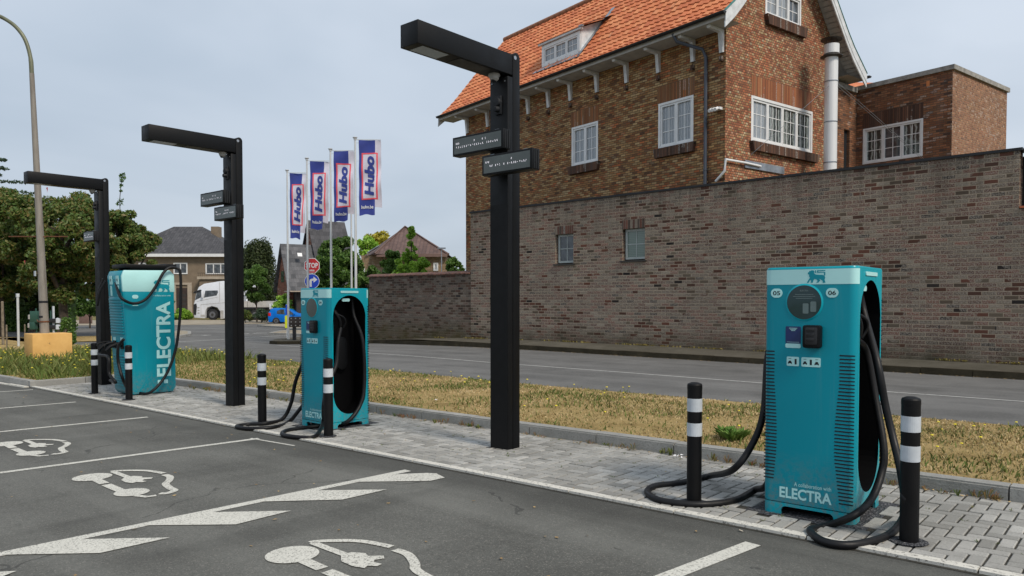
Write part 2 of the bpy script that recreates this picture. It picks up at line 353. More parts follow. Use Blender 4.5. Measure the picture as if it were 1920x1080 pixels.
def gravel():
    q = NT('dark_gravel'); g = q.geo(); v = q.n('ShaderNodeTexVoronoi', {'Scale': 75, 'Vector': g})
    c = q.ramp(q.n('ShaderNodeSeparateColor', {0: v.outputs['Color']}).outputs[0], [(0, (.02, .021, .024)), (.7, (.06, .062, .07)), (1, (.17, .17, .18))])
    q.base(c).set(Roughness=.8); q.bump(v.outputs['Distance'], 1, .02); return q.m
M_gravel = gravel()
def soil(name, stops, sc=1.3):
    q = NT(name); g = q.geo(); c = q.ramp(q.math('ADD', q.math('MULTIPLY', q.noise(sc, g, 6, .65), .7), q.math('MULTIPLY', q.noise(45, g, 3, .8), .3)), stops)
    q.base(c).set(Roughness=.95); q.b.inputs['Specular IOR Level'].default_value = .1; q.bump(q.noise(40, g, 4, .8), 1, .03); return q.m
M_soil = soil('dry_turf', [(.35, (.17, .12, .05)), (.46, (.36, .26, .11)), (.6, (.46, .34, .16)), (.7, (.22, .19, .06))])
M_farland = soil('far_land', [(.35, (.09, .09, .035)), (.5, (.2, .17, .075)), (.65, (.07, .085, .025))], .15)
M_sand = soil('sandy_apron', [(.35, (.26, .22, .17)), (.6, (.38, .34, .27))], .8)
M_pave = soil('dirty_paving', [(.3, (.075, .068, .052)), (.55, (.12, .11, .088)), (.7, (.155, .143, .115))], 1.6)
M_dirtykerb = soil('mossy_kerb_stone', [(.3, (.03, .026, .017)), (.55, (.06, .051, .034)), (.72, (.12, .095, .055))], 2.2)
def blades(name, stops, trans=.15):
    q = NT(name); rpi = q.n('ShaderNodeNewGeometry').outputs['Random Per Island']; g = q.geo()
    f = q.math('ADD', q.math('MULTIPLY', rpi, .45), q.math('MULTIPLY', q.ramp(q.noise(.75, g, 4, .6), [(.3, 0.0), (.7, 1.0)]), .55))
    q.base(q.ramp(f, stops)).set(Roughness=.7); q.b.inputs['Specular IOR Level'].default_value = .2
    return q.m
M_grass = blades('verge_blades', [(.1, (.12, .14, .04)), (.3, (.19, .18, .065)), (.44, (.36, .28, .14)), (.7, (.47, .36, .19)), (.95, (.58, .46, .28))])
M_grassg = blades('green_blades', [(.1, (.06, .1, .02)), (.4, (.1, .14, .03)), (.7, (.17, .18, .055)), (.95, (.34, .29, .13))])
M_weed = blades('weed_leaf', [(.1, (.05, .13, .02)), (.5, (.1, .2, .035)), (.95, (.2, .24, .07))])
M_dryweed = blades('dry_weed', [(.1, (.2, .06, .03)), (.4, (.3, .16, .07)), (.7, (.12, .15, .04)), (.95, (.4, .3, .15))])
M_litter = blades('dry_litter', [(.1, (.1, .06, .03)), (.4, (.3, .2, .09)), (.7, (.45, .33, .16)), (.95, (.5, .46, .4))])
M_moss = blades('yellow_moss', [(.1, (.12, .11, .03)), (.5, (.3, .24, .06)), (.95, (.2, .17, .07))])
M_yellow = plain('dandelion_yellow', (.8, .66, .04), .6, var=.1)
def leafm(name, stops):
    q = NT(name); rpi = q.n('ShaderNodeNewGeometry').outputs['Random Per Island']; g = q.geo()
    f = q.math('ADD', q.math('MULTIPLY', rpi, .6), q.math('MULTIPLY', q.noise(.5, g, 4, .6), .4))
    q.base(q.ramp(f, stops)).set(Roughness=.5); q.b.inputs['Specular IOR Level'].default_value = .35
    q.b.inputs['Transmission Weight'].default_value = 0
    # leaves let a little light through
    tr = q.n('ShaderNodeBsdfTranslucent', {'Color': q.ramp(f, [(p, tuple(min(1, x*1.6) for x in c)) for p, c in stops])})
    mxs = q.n('ShaderNodeMixShader', {0: .3, 1: q.b.outputs[0], 2: tr.outputs[0]})
    q.t.links.new(mxs.outputs[0], q.t.nodes['Material Output'].inputs[0]); return q.m
M_leaf = {'russet': leafm('russet_leaf', [(.1, (.035, .07, .018)), (.4, (.085, .145, .03)), (.62, (.14, .18, .045)), (.76, (.21, .15, .055)), (.86, (.16, .23, .055)), (.97, (.28, .34, .11))]),
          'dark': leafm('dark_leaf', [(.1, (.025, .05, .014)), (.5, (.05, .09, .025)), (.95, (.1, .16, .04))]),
          'mid': leafm('mid_leaf', [(.1, (.035, .08, .014)), (.5, (.075, .15, .03)), (.95, (.16, .26, .055))]),
          'light': leafm('light_leaf', [(.1, (.13, .25, .025)), (.5, (.24, .42, .05)), (.95, (.4, .56, .1))]),
          'yellow': leafm('yellow_leaf', [(.1, (.2, .2, .02)), (.5, (.38, .34, .04)), (.95, (.5, .42, .06))]),
          'yew': leafm('yew_leaf', [(.1, (.02, .034, .012)), (.5, (.04, .058, .02)), (.95, (.08, .105, .034))]),
          'cedar': leafm('cedar_leaf', [(.1, (.03, .06, .035)), (.5, (.06, .1, .06)), (.95, (.1, .15, .09))])}
M_bark = plain('bark', (.07, .055, .042), .95, var=.4, sc=6, bump=1)
def tealm(name, c, rough):
    q = NT(name); g = q.geo(); z = q.n('ShaderNodeSeparateXYZ', {0: q.obj()}).outputs[2]
    base = q.ramp(q.noise(1.0, g, 4), [(.3, tuple(x*.96 for x in c)), (.7, tuple(x*1.03 for x in c))])
    low = q.n('ShaderNodeMapRange', {'Value': z, 'From Min': 0, 'From Max': .5, 'To Min': .62, 'To Max': 0}).outputs[0]
    d = q.math('MULTIPLY', low, q.ramp(q.noise(26, g, 5, .75), [(.42, 0.0), (.62, 1.0)]))
    st = q.math('MULTIPLY', .4, q.ramp(q.noise(1.0, q.n('ShaderNodeMapping', {'Vector': g, 'Scale': (22, 22, 1.1)}).outputs[0], 4, .6), [(.58, 0.0), (.75, .14)]))
    cc = q.mix(d, base, (.2, .17, .13)); cc = q.mix(st, cc, (.3, .33, .32)); q.base(cc)
    q.b.inputs['Specular IOR Level'].default_value = .32; q.set(Roughness=q.math('ADD', rough, q.math('MULTIPLY', q.noise(5, g, 4), .2))); return q.m
M_teal = tealm('teal_paint', (.0, .25, .325), .22)
M_teal_lit = tealm('teal_lit_side_paint', (.0, .34, .42), .2)  # same teal made brighter: sunlight on the charger sides put into the colour
M_mint = plain('mint_vinyl', (.42, .74, .74), .4, var=.03)
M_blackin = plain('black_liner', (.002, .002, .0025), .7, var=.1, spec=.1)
M_slot = plain('slot_shadow_black', (.004, .006, .01), .7, var=.1)
M_black = plain('black_powder_coat', (.004, .0045, .0055), .5, var=.12, sc=2, spec=.22)
M_boll = plain('bollard_black', (.0025, .0025, .003), .55, var=.15, spec=.25)
M_refl = plain('grey_reflective_band', (.52, .56, .6), .35, var=.08, sc=12)
M_rubber = plain('cable_rubber', (.007, .007, .008), .5, var=.3, sc=8, spec=.3)
M_navy = plain('navy_sticker', (.01, .025, .11), .35, var=.05)
M_screen = plain('display_glass', (.02, .045, .05), .08, var=.1)
M_screen2 = plain('display_panel', (.085, .1, .095), .2, var=.12)
M_winw = plain('shaded_white_frame', (.4, .44, .43), .5, var=.1)  # white frames greyed down: the shade they stand in is painted into the colour
M_white = plain('white_upvc', (.72, .73, .74), .35, var=.06)
M_whitew = plain('white_boards', (.62, .64, .66), .5, var=.14, sc=5)
M_grey = plain('grey_soffit', (.42, .41, .39), .7, var=.12)
M_zinc = plain('zinc_sheet', (.32, .35, .39), .4, .6, var=.2, sc=3)
M_steel = plain('stainless_flue', (.72, .73, .74), .42, .15, var=.03, sc=.5)
M_darkm = plain('dark_metal', (.05, .045, .04), .5, .3, var=.2)
M_gutter = plain('grey_gutter', (.02, .021, .023), .5, var=.15, spec=.3)
M_bluepipe = plain('blue_grey_pipe', (.05, .06, .082), .45, var=.1)
M_led = plain('led_dot', (.8, .78, .85), .5, var=.02, emit=((1, .93, 1), .45))
M_pole = plain('white_flagpole', (.6, .62, .63), .35, .2, var=.06)
M_flagb = plain('flag_navy', (.03, .05, .27), .75, var=.12, sc=2)
M_flagw = plain('flag_white', (.56, .56, .67), .8, var=.1, sc=2)
M_flagr = plain('flag_red', (.72, .09, .12), .75, var=.08)
M_red = plain('sign_red', (.52, .02, .025), .35, var=.06)
M_blue = plain('sign_blue', (.01, .06, .52), .35, var=.06)
M_signw = plain('sign_white', (.75, .75, .76), .4, var=.04)
M_hiviz = plain('hiviz_yellow', (.78, .85, .02), .5, var=.04)
M_brownbox = plain('dark_brown_metal', (.035, .025, .02), .6, var=.3, sc=6)
M_rust = plain('rusty_steel', (.14, .055, .025), .85, .2, var=.4, sc=9)
def oldpole():
    q = NT('weathered_mast'); z = q.n('ShaderNodeSeparateXYZ', {0: q.geo()}).outputs[2]; ms = q.n('ShaderNodeMapping', {'Vector': q.geo(), 'Scale': (6, 6, .6)}).outputs[0]
    c = q.ramp(q.noise(2, ms, 5, .6), [(.3, (.17, .15, .13)), (.6, (.27, .25, .22)), (.8, (.2, .13, .09))])
    q.base(c).set(Roughness=.75, Metallic=.1); return q.m
M_mast = oldpole()
M_mastg = plain('olive_mast_top', (.16, .17, .11), .5, .2, var=.2)
M_ybl = NT('yellow_painted_concrete')
_g = M_ybl.geo(); M_ybl.base(M_ybl.mix(M_ybl.ramp(M_ybl.noise(5, _g, 6, .7), [(.62, 0.0), (.68, .9)]), M_ybl.ramp(M_ybl.noise(1.5, _g, 4), [(.3, (.55, .3, .08)), (.7, (.72, .44, .15))]), (.2, .12, .05))).set(Roughness=.85); M_ybl.bump(M_ybl.noise(30, _g, 4), .4, .01)
M_ybl = M_ybl.m
M_truck = plain('white_truck_paint', (.72, .75, .8), .22, var=.04)
M_truckd = plain('truck_black_plastic', (.012, .012, .014), .5, var=.1)
M_bluecar = plain('blue_car_paint', (.0, .16, .62), .22, var=.05)
M_tyre = plain('tyre_rubber', (.015, .015, .016), .8, var=.15)
M_rim = plain('wheel_rim', (.2, .2, .21), .35, .7, var=.1)
M_taill = plain('tail_light_red', (.5, .01, .02), .2, var=.05)
M_render = plain('brown_render', (.2, .155, .11), .9, var=.1, sc=2, bump=.3)
M_stone = plain('pale_stone', (.4, .34, .27), .85, var=.1)
M_doorw = plain('dark_wood_door', (.045, .028, .022), .6, var=.3)
M_cabinet = plain('brown_cabinet', (.16, .1, .085), .7, var=.1)
M_green = plain('signal_green', (.02, .075, .055), .5, var=.1)
M_whitecur = plain('white_curtain', (.55, .56, .58), .9, var=.1)
def panem(name, kind):
    q = NT(name); uv = q.uv(); sp = q.n('ShaderNodeSeparateXYZ', {0: uv}).outputs
    if kind == 'net':
        w = q.math('SINE', q.math('ADD', q.math('MULTIPLY', sp[0], 75), q.math('MULTIPLY', q.noise(6, uv, 2), 6)))
        c = q.ramp(w, [(.1, (.2, .225, .25)), (.6, (.33, .36, .39))])
    elif kind == 'drape':
        w = q.math('SINE', q.math('ADD', q.math('MULTIPLY', sp[0], 42), q.math('MULTIPLY', q.noise(4, uv, 2), 5)))
        c = q.ramp(w, [(.0, (.035, .045, .045)), (.45, (.07, .085, .085)), (.7, (.3, .34, .33))])
    elif kind == 'green': c = q.ramp(q.math('SINE', q.math('MULTIPLY', sp[1], 120)), [(.2, (.1, .145, .12)), (.8, (.15, .2, .165))])
    else: c = q.ramp(q.noise(3, uv, 3), [(.35, (.025, .03, .035)), (.7, (.1, .115, .13))])
    q.base(c).set(Roughness=.06); q.b.inputs['Coat Weight'].default_value = .6; q.b.inputs['Coat Roughness'].default_value = .02; return q.m
M_net, M_drape, M_gpane, M_dpane = [panem(*a) for a in (('glass_with_net', 'net'), ('glass_with_drapes', 'drape'), ('glass_green_blind', 'green'), ('dark_glass', 'dark'))]

# ------------------------------------------------------------------ text as flat mesh
def text2d(s, w=None, h=None, bold=0.0, shear=0.0, spacing=1.0):
    cu = bpy.data.curves.new('t', 'FONT'); cu.body = s; cu.size = 1; cu.offset = bold; cu.shear = shear; cu.space_character = spacing; cu.resolution_u = 4
    o = bpy.data.objects.new('t', cu); COL.objects.link(o)
    dg = bpy.context.evaluated_depsgraph_get(); m = bpy.data.meshes.new_from_object(o.evaluated_get(dg))
    vs = [(v.co.x, v.co.y) for v in m.vertices]; fs = [list(p.vertices) for p in m.polygons]
    bpy.data.objects.remove(o); bpy.data.meshes.remove(m)
    x0, x1 = min(v[0] for v in vs), max(v[0] for v in vs); y0, y1 = min(v[1] for v in vs), max(v[1] for v in vs)
    kx = w/(x1-x0) if w else None; ky = h/(y1-y0) if h else kx; kx = kx or ky
    return [((x-(x0+x1)/2)*kx, (y-(y0+y1)/2)*ky) for x, y in vs], fs
def put2d(mb, vf, o, u, v):
    o, u, v = Vector(o), Vector(u), Vector(v); vs, fs = vf; b = len(mb.v)
    mb.v += [tuple(o+u*x+v*y) for x, y in vs]
    for f in fs:
        mb.f.append([b+i for i in f]); mb.mi.append(mb.cur); mb.uv += [vs[i] for i in f]
def oval(w, h, n=24):     # stadium outline
    r = min(w, h)/2; o = []
    for i in range(n):
        a = 2*math.pi*(i+.5)/n; c, s_ = math.cos(a), math.sin(a)
        o.append((r*c+(w/2-r)*(1 if c > 0 else -1), r*s_+(h/2-r)*(1 if s_ > 0 else -1)))
    return o
def rrect(w, h, r, n=3):
    o = []
    for cx, cy, a0 in ((w/2-r, h/2-r, 0), (-w/2+r, h/2-r, 90), (-w/2+r, -h/2+r, 180), (w/2-r, -h/2+r, 270)):
        for k in range(n+1): a = R(a0+90*k/n); o.append((cx+r*math.cos(a), cy+r*math.sin(a)))
    return o
LION = [(.02, .84), (.09, .88), (.1, .97), (.16, .95), (.22, 1.0), (.33, 1.0), (.39, .92), (.37, .76), (.48, .66), (.84, .63), (.95, .58), (1.0, .42), (.96, .24), (1.02, .06), (.97, .0), (.87, .02), (.86, .16), (.76, .26), (.66, .34), (.72, .2), (.62, .03), (.5, .03), (.58, .16), (.5, .3), (.38, .32), (.33, .2), (.3, .03), (.18, .03), (.22, .2), (.14, .24), (.06, .02), (-.03, .02), (.03, .2), (.14, .42), (.08, .56), (.1, .66), (.02, .72)]
LFLAG = [[(.43, .78), (.48, .78), (.48, 1), (.43, 1)], [(.54, .93), (1, .93), (1, 1), (.54, 1)], [(.54, .8), (.6, .8), (.6, .93), (.54, .93)], [(.6, .8), (1, .8), (1, .86), (.6, .86)], [(.93, .58), (1, .58), (1, .8), (.93, .8)]]

# ================================================================== GROUND
def sheet(name, poly, dz, mat, step=1.0, parent=None, **k):
    bm = bmesh.new(); f = bm.faces.new([bm.verts.new((p[0], p[1], 0)) for p in poly]); bmesh.ops.triangulate(bm, faces=[f])
    xs = [p[0] for p in poly]; ys = [p[1] for p in poly]
    for ax, lo, hi in ((0, min(xs), max(xs)), (1, min(ys), max(ys))):
        st = step if hi-lo < 45 else step*2
        c = math.ceil(lo/st)*st
        while c < hi:
            no = (1, 0, 0) if ax == 0 else (0, 1, 0); co = (c, 0, 0) if ax == 0 else (0, c, 0)
            bmesh.ops.bisect_plane(bm, geom=bm.verts[:]+bm.edges[:]+bm.faces[:], plane_co=co, plane_no=no, dist=1e-5); c += st
    fn = dz if callable(dz) else (lambda x, y: dz)
    for v in bm.verts: v.co.z = zg(v.co.x, v.co.y)+fn(v.co.x, v.co.y)
    for f in bm.faces:
        if f.normal.z < 0: f.normal_flip()
    bmesh.ops.recalc_face_normals(bm, faces=bm.faces[:])
    if bm.faces and sum(f.normal.z for f in bm.faces) < 0: bmesh.ops.reverse_faces(bm, faces=bm.faces[:])
    m = bpy.data.meshes.new(name); bm.to_mesh(m); bm.free(); m.materials.append(mat)
    o = bpy.data.objects.new(name, m); COL.objects.link(o)
    if parent: o.parent = parent
    return tag(o, **k)
def axis(near0, near1, st, far):
    a = [near0+i*st for i in range(int((near1-near0)/st)+1)]
    return [near0-far, near0-far*.4, near0-far*.12, near0-far*.03]+a+[near1+far*.03, near1+far*.12, near1+far*.4, near1+far]
gx, gy = axis(-100, 20, 2, 1200), axis(-16, 90, 2, 1200)
mb = MB()
for i in range(len(gx)-1):
    for j in range(len(gy)-1):
        q = [(gx[i], gy[j]), (gx[i+1], gy[j]), (gx[i+1], gy[j+1]), (gx[i], gy[j+1])]
        mb.face([(x, y, zg(x, y)-.07) for x, y in q])
mb.build('ground', M_farland, kind='structure', weld=True)
LOT = sheet('parking_lot', [(-45, -14), (14, -14), (14, 5.045), (-45, 5.045)], 0, M_asph, kind='structure')
ROADP = [(14, 11.3), (-1.3, 11.2), (-4.6, 11.12), (-9.4, 10.95), (-14, 11.07), (-20.7, 11.35), (-40, 12.2), (-78, 13.2)]
far = [G(-150, 612), G(150, 608.5), G(330, 607.5), G(480, 607.5), G(560, 606.5), G(640, 606.5)]
ROADP += [(p.x, p.y) for p in far]+[(-33, 27), (-26, 22.5), (-25, 19.6), (-20.6, 18.72), (-16, 18.4), (-11.85, 18.2), (-3, 18.0), (14, 17.9)]
ROAD = sheet('road', ROADP, -.01, M_road, kind='structure')
def line(p, q, w, parent, mat, dz, name='road_line'):
    p, q = Vector(p[:2]), Vector(q[:2]); d = (q-p).normalized(); n = Vector((-d.y, d.x))*w/2
    return sheet(name, [p+n, p-n, q-n, q+n], dz, mat, parent=parent)
# centre line of the road, thin and worn
cl = [G(300, 628), G(520, 647), G(695, 662), G(917, 679), G(1160, 697), G(1434, 718), G(1700, 736.5), G(1960, 755)]
for a, b in zip(cl[1:], cl[2:]): line(a, b, .07, ROAD, M_paintfar, -.004)
for a, b, w in (((330, 641), (420, 636), .14), ((448, 633.5), (540, 628.5), .14), ((330, 655), (420, 650), .1), ((448, 626), (500, 624), .2), ((472, 625.3), (487, 624), .35), ((355, 628), (395, 628), .2), ((380, 628.8), (394, 628), .3), ((330, 616), (420, 615), .12), ((0, 668), (45, 664), .1)):
    line(G(*a), G(*b), w, ROAD, M_paintfar, -.004)
# lot markings
def pl(pts, o=(0, 680), k=2.4): return [G(o[0]+x/k, o[1]+y/k) for x, y in pts]
def poly_mark(name, pts, parent=LOT): return sheet(name, [(p.x, p.y) for p in pts], .006, M_paint, parent=parent)
def bay(px0, py0, px1, py1, w=.085, ext=0):
    a, b = G(px0, py0), G(px1, py1)
    d = (b-a).normalized(); return line(a-d*ext, b, w, LOT, M_paint, .004, 'bay_line')
bay(0, 887, 485, 822.5, .09, 1.2); bay(0, 810, 277, 782.3, .09, 1); bay(0, 766, 142, 754, .09, 1); bay(0, 735, 62, 731, .08, 1)
bay(0, 1040, 765, 882.5, .1, 2.5); bay(1150, 1121, 1412, 1020, .115, 3)
line(G(470, 822), G(552, 836), .035, LOT, M_paint, .003, 'bay_line')
for P in ([(290, 799), (765, 790), (450, 860), (10, 868)], [(930, 676), (1310, 669), (1060, 731), (650, 735)], [(1400, 578), (1742, 573), (1540, 619), (1170, 628)], [(-60, 948), (75, 941), (-40, 985), (-160, 990)]):
    poly_mark('hatch_marking', pl(P))
poly_mark('hatch_marking', pl([(747, 890), (800, 887.8), (818, 888.6), (834, 896.6), (806, 902.7), (656, 904.6), (700, 896.5)], (0, 0), 1))
def stroke(bmv, pts, w, shift):
    P = [Vector((p.x, p.y))+shift for p in pts]; Lf, Rt = [], []
    for i, p in enumerate(P):
        d = (P[min(i+1, len(P)-1)]-P[max(0, i-1)]).normalized(); n = Vector((-d.y, d.x))*w/2; Lf.append(p+n); Rt.append(p-n)
    for i in range(len(P)-1):
        q = [Lf[i], Rt[i], Rt[i+1], Lf[i+1]]; bmv.face([(v.x, v.y, zg(v.x, v.y)+.006) for v in q[::-1]])
def ev_symbol(shift):
    mb = MB(); sh = Vector(shift)
    def fill(pts): mb.face([(p.x+sh.x, p.y+sh.y, zg(p.x+sh.x, p.y+sh.y)+.0065) for p in pts])
    c0 = G(173, 895.5)
    fill([Vector((c0.x+.17*math.cos(a), c0.y+.17*math.sin(a), 0)) for a in [2*math.pi*i/28 for i in range(28)]])
    c1 = G(247, 924)
    fill([Vector((c1.x+.15*math.cos(a), c1.y+.14*math.sin(a), 0)) for a in [2*math.pi*i/28 for i in range(28)]])
    stroke(mb, pl([(415, 520), (470, 546)]), .085, sh); stroke(mb, pl([(478, 551), (560, 585)]), .085, sh)
    stroke(mb, pl([(610, 600), (660, 606), (703, 600)]), .055, sh)
    stroke(mb, pl([(600, 527), (508, 492)]), .06, sh)
    stroke(mb, spline(pl([(500, 492), (525, 489), (600, 487), (670, 489), (738, 500)]), 4), .06, sh)
    stroke(mb, spline(pl([(740, 506), (765, 516), (760, 534), (745, 548), (765, 566), (785, 577), (752, 590), (718, 591)]), 4), .065, sh)
    fill(pl([(545, 531), (560, 519), (600, 512), (640, 514), (640, 520), (688, 519), (682, 525), (648, 528), (640, 533), (660, 536), (640, 541), (612, 540), (596, 545), (565, 541)])[::-1])
    for f in mb.f:
        pass
    return mb.build('charging_symbol', M_paint, LOT)
s2 = G(173, 895.5); s3 = G(548, 1041); s1 = G(12, 833)
ev_symbol((0, 0)); ev_symbol((s3-s2)[:2]); ev_symbol((s1-s2)[:2])
for o in bpy.data.objects:
    if o.name.startswith('charging_symbol'):
        bm = bmesh.new(); bm.from_mesh(o.data)
        for f in bm.faces:
            f.normal_update()
            if f.normal.z < 0: f.normal_flip()
        bm.to_mesh(o.data); bm.free()
# pale edging strip between asphalt and pavers
mb = MB(); x = -17.8
while x < 13:
    x1 = min(x+1.0, 13); mb.hexa([(x+.006, 5.072), (x1-.006, 5.072), (x1-.006, 5.16), (x+.006, 5.16)], lambda a, b: zg(a, b)-.1, lambda a, b: zg(a, b)+.022); x = x1
mb.build('kerb', M_edge, kind='structure')
sheet('paved_strip_bed', [(-26, 5.04), (13, 5.04), (13, 7.1), (-26, 7.1)], .003, M_joint, kind='structure')
# herringbone pavers, every stone its own slab
mb = MB(); a_, g_ = .1, .0065
GP = [(-8.62, -8.42)]
def slab(x0, y0, x1, y1):
    x0 = max(x0, -17.75); y0 = max(y0, 5.165); y1 = min(y1, 7.04)
    if x1-x0 < .03 or y1-y0 < .03 or x1 < -17.75 or y0 > 7.02 or y1 < 5.17: return
    cx, cy = (x0+x1)/2, (y0+y1)/2
    for (bx, by) in ((-1.985, 5.935), (-8.52, 6.065)):
        if abs(cx-bx) < .43 and abs(cy-by) < .46: return
    h = .012+random.uniform(-.0025, .0035); tx, ty = random.uniform(-.012, .012), random.uniform(-.012, .012)
    x0 += g_; x1 -= g_; y0 += g_; y1 -= g_
    P = [(x0, y0), (x1, y0), (x1, y1), (x0, y1)]; c = .006
    top = [(p[0]+(c if i in (0, 3) else -c), p[1]+(c if i < 2 else -c)) for i, p in enumerate(P)]
    zz = lambda p, o: zg(*p)+h+(p[0]-cx)*tx+(p[1]-cy)*ty+o
    b = len(mb.v); mb.v += [(p[0], p[1], zz(p, -.03)) for p in P]+[(p[0], p[1], zz(p, -.005)) for p in P]+[(p[0], p[1], zz(p, 0)) for p in top]
    for r0 in (0, 4):
        for i in range(4): mb.f.append([b+r0+i, b+r0+(i+1) % 4, b+r0+4+(i+1) % 4, b+r0+4+i]); mb.mi.append(0); mb.uv += [(0, 0)]*4
    mb.f.append([b+8, b+9, b+10, b+11]); mb.mi.append(0); mb.uv += [(0, 0)]*4
for i in range(-185, 132):
    for j in range(47, 73):
        t = (i-j) % 4
        if t == 0: slab(i*a_, j*a_, (i+2)*a_, (j+1)*a_)
        elif t == 3: slab(i*a_, j*a_, (i+1)*a_, (j+2)*a_)
mb.build('paving', M_paver, kind='structure')
# raised kerb of the verge, one metre blocks
mb = MB()
def kerbrun(p, q, w, h, L_=1.0, base=-.15, mbx=None):
    mbx = mbx or mb; p, q = Vector(p), Vector(q); d = (q-p); n_ = max(1, round(d.length/L_)); d /= n_; n = Vector((-d.y, d.x)).normalized()*w
    for i in range(n_):
        a = p+d*(i+.006); b = p+d*(i+.994); j = random.uniform(-.006, .006)
        ch = n*.1; P = [a, b, b+n, a+n]
        mbx.hexa([tuple(v) for v in P], lambda x, y: zg(x, y)+base, lambda x, y: zg(x, y)+h-.015+j)
        mbx.hexa([tuple(v) for v in (a+ch, b+ch, b+n*.93, a+n*.93)], lambda x, y: zg(x, y)+h-.016+j, lambda x, y: zg(x, y)+h+j)
kerbrun((-17.8, 7.04), (13, 7.04), .17, .13); kerbrun((-17.8, 5.06), (-17.8, 7.2), .17, .13); kerbrun((-30, 4.6), (-17.97, 5.06), .17, .13)
mb.build('verge_kerb', M_kerb, kind='structure')
mb = MB(); kerbrun((-30, 4.4), (-17.8, 4.95), .1, .02); mb.build('edge_strip', M_edge, kind='structure')
def vz(x, y): return .115-.095*sm(9.3, 11.2, y)
VERGE = [(13, 7.2), (-17.9, 7.2), (-17.9, 5.22), (-30, 4.76), (-45, 4.5), (-45, 12.2), (-40, 12.22), (-20.7, 11.38), (-14, 11.1), (-9.4, 10.98), (-4.6, 11.15), (-1.3, 11.23), (13, 11.33)]
sheet('verge', VERGE, vz, M_soil, .8, kind='structure')
FV = [G(-60, 646), G(60, 643), G(200, 640), G(330, 632), G(200, 630), G(60, 632), G(-60, 634)]
sheet('far_verge', [(p.x, p.y) for p in FV[::-1]], .02, M_soil, kind='structure')
def inpoly(x, y, P):
    r = False; j = len(P)-1
    for i in range(len(P)):
        if (P[i][1] > y) != (P[j][1] > y) and x < (P[j][0]-P[i][0])*(y-P[i][1])/(P[j][1]-P[i][1])+P[i][0]: r = not r
        j = i
    return r
# far pavement, kerb, islands
KF = [(14, 17.9), (-3, 18.0), (-11.85, 18.2), (-16, 18.4), (-20.6, 18.72)]+[tuple(G(px, py)[:2]) for px, py in ((700, 643.5), (620, 644), (560, 645), (520, 645.5), (505, 644.5))]
mb = MB()
for p, q in zip(KF, KF[1:]): kerbrun(p, q, -.13, .13, 1.0, mbx=mb)
mb.build('pavement_kerb', M_dirtykerb, kind='structure')
bk = [tuple(G(px, py)[:2]) for px, py in ((515, 640.5), (560, 636), (640, 632))]+[(-25.5, 21.5), (-19, 20.6), (14, 19.4)]
def pvz(x, y): return .12+.1*sm(18.3, 19.3, y)*sm(-26, -20, x)
inner = [(p[0], p[1]+.125) for p in KF]
sheet('pavement', inner+bk, pvz, M_pave, kind='structure')
for P in ([(-60, 600.5), (160, 600.5), (330, 600), (560, 599), (640, 599), (640, 606.3), (560, 606.3), (330, 609.5), (160, 610), (-60, 611.5)],):
    sheet('apron', [tuple(G(*p)[:2]) for p in P][::-1], 0.004, M_sand, 2, kind='structure')
for P in ([(482, 612), (510, 609.5), (600, 609), (600, 618), (545, 620), (533, 615)], [(503, 627), (525, 622.5), (600, 620.5), (600, 631), (545, 628.5)], [(300, 628), (335, 622), (352, 624), (352, 629), (330, 633), (300, 634)]):
    sheet('traffic_island', [tuple(G(*p)[:2]) for p in P], .09, M_sand, kind='structure')
    mb = MB(); pp = [G(*p) for p in P]+[G(*P[0])]
    for a, b in zip(pp, pp[1:]): mb.hexa([tuple(a[:2]), tuple(b[:2]), (b.x+.1, b.y+.15), (a.x+.1, a.y+.15)], lambda x, y: zg(x, y)-.05, lambda x, y: zg(x, y)+.1)
    mb.build('island_kerb', M_conc, kind='structure')
# gravel pits under chargers and at bollards
for (x, y, a, b) in ((-1.985, 5.935, .44, .47), (-8.52, 6.065, .44, .44)):
    sheet('gravel_bed', [(x-a, y-b), (x+a, y-b), (x+a, y+b), (x-a, y+b)], .008, M_gravel, kind='structure')
for bx in (-1.25, -2.81, -7.76, -9.3, -13.71, -15.28):
    sheet('gravel_bed', [(bx+.11*math.cos(R(30*i))*(1+.15*random.random()), 5.41+.1*math.sin(R(30*i))*(1+.15*random.random())) for i in range(12)], .022, M_gravel, kind='structure')
# ------------------------------------------------------------------ grass
def grass(name, n, region, mat, h0, h1, dens=None, wdt=.005, z0=vz):
    v, f = [], []; xs = [p[0] for p in region]; ys = [p[1] for p in region]; c = 0; t = 0
    while c < n and t < n*6:
        t += 1; x = random.uniform(min(xs), max(xs)); y = random.uniform(min(ys), max(ys))
        if not inpoly(x, y, region) or (dens and random.random() > dens(x, y)): continue
        z = zg(x, y)+z0(x, y)-.005; a = random.uniform(0, 6.28); h = random.uniform(h0, h1); w = wdt*random.uniform(.7, 1.5)*(1+.06*math.hypot(x, y))
        dx, dy = math.cos(a)*w, math.sin(a)*w; l = random.uniform(.2, 1.1)*h; b = random.uniform(0, 6.28); lx, ly = math.cos(b)*l, math.sin(b)*l
        i = len(v); v += [(x-dx, y-dy, z), (x+dx, y+dy, z), (x+lx*.4+dx*.7, y+ly*.4+dy*.7, z+h*.6), (x+lx, y+ly, z+h), (x+lx*.4-dx*.7, y+ly*.4-dy*.7, z+h*.6)]
        f.append([i, i+1, i+2, i+4]); f.append([i+4, i+2, i+3]); c += 1
    m = bpy.data.meshes.new(name); m.from_pydata(v, [], f); m.materials.append(mat)
    o = bpy.data.objects.new(name, m); COL.objects.link(o); o['kind'] = 'stuff'; return o
VG = [(2, 7.24), (-17.9, 7.24), (-17.9, 5.26), (-27, 4.95), (-27, 11.6), (-20.7, 11.4), (-14, 11.12), (-9.4, 11.0), (-4.6, 11.18), (2, 11.25)]
dn = lambda x, y: 1 if x > -8 else .55+.45*(x > -14)
from mathutils import noise as mn
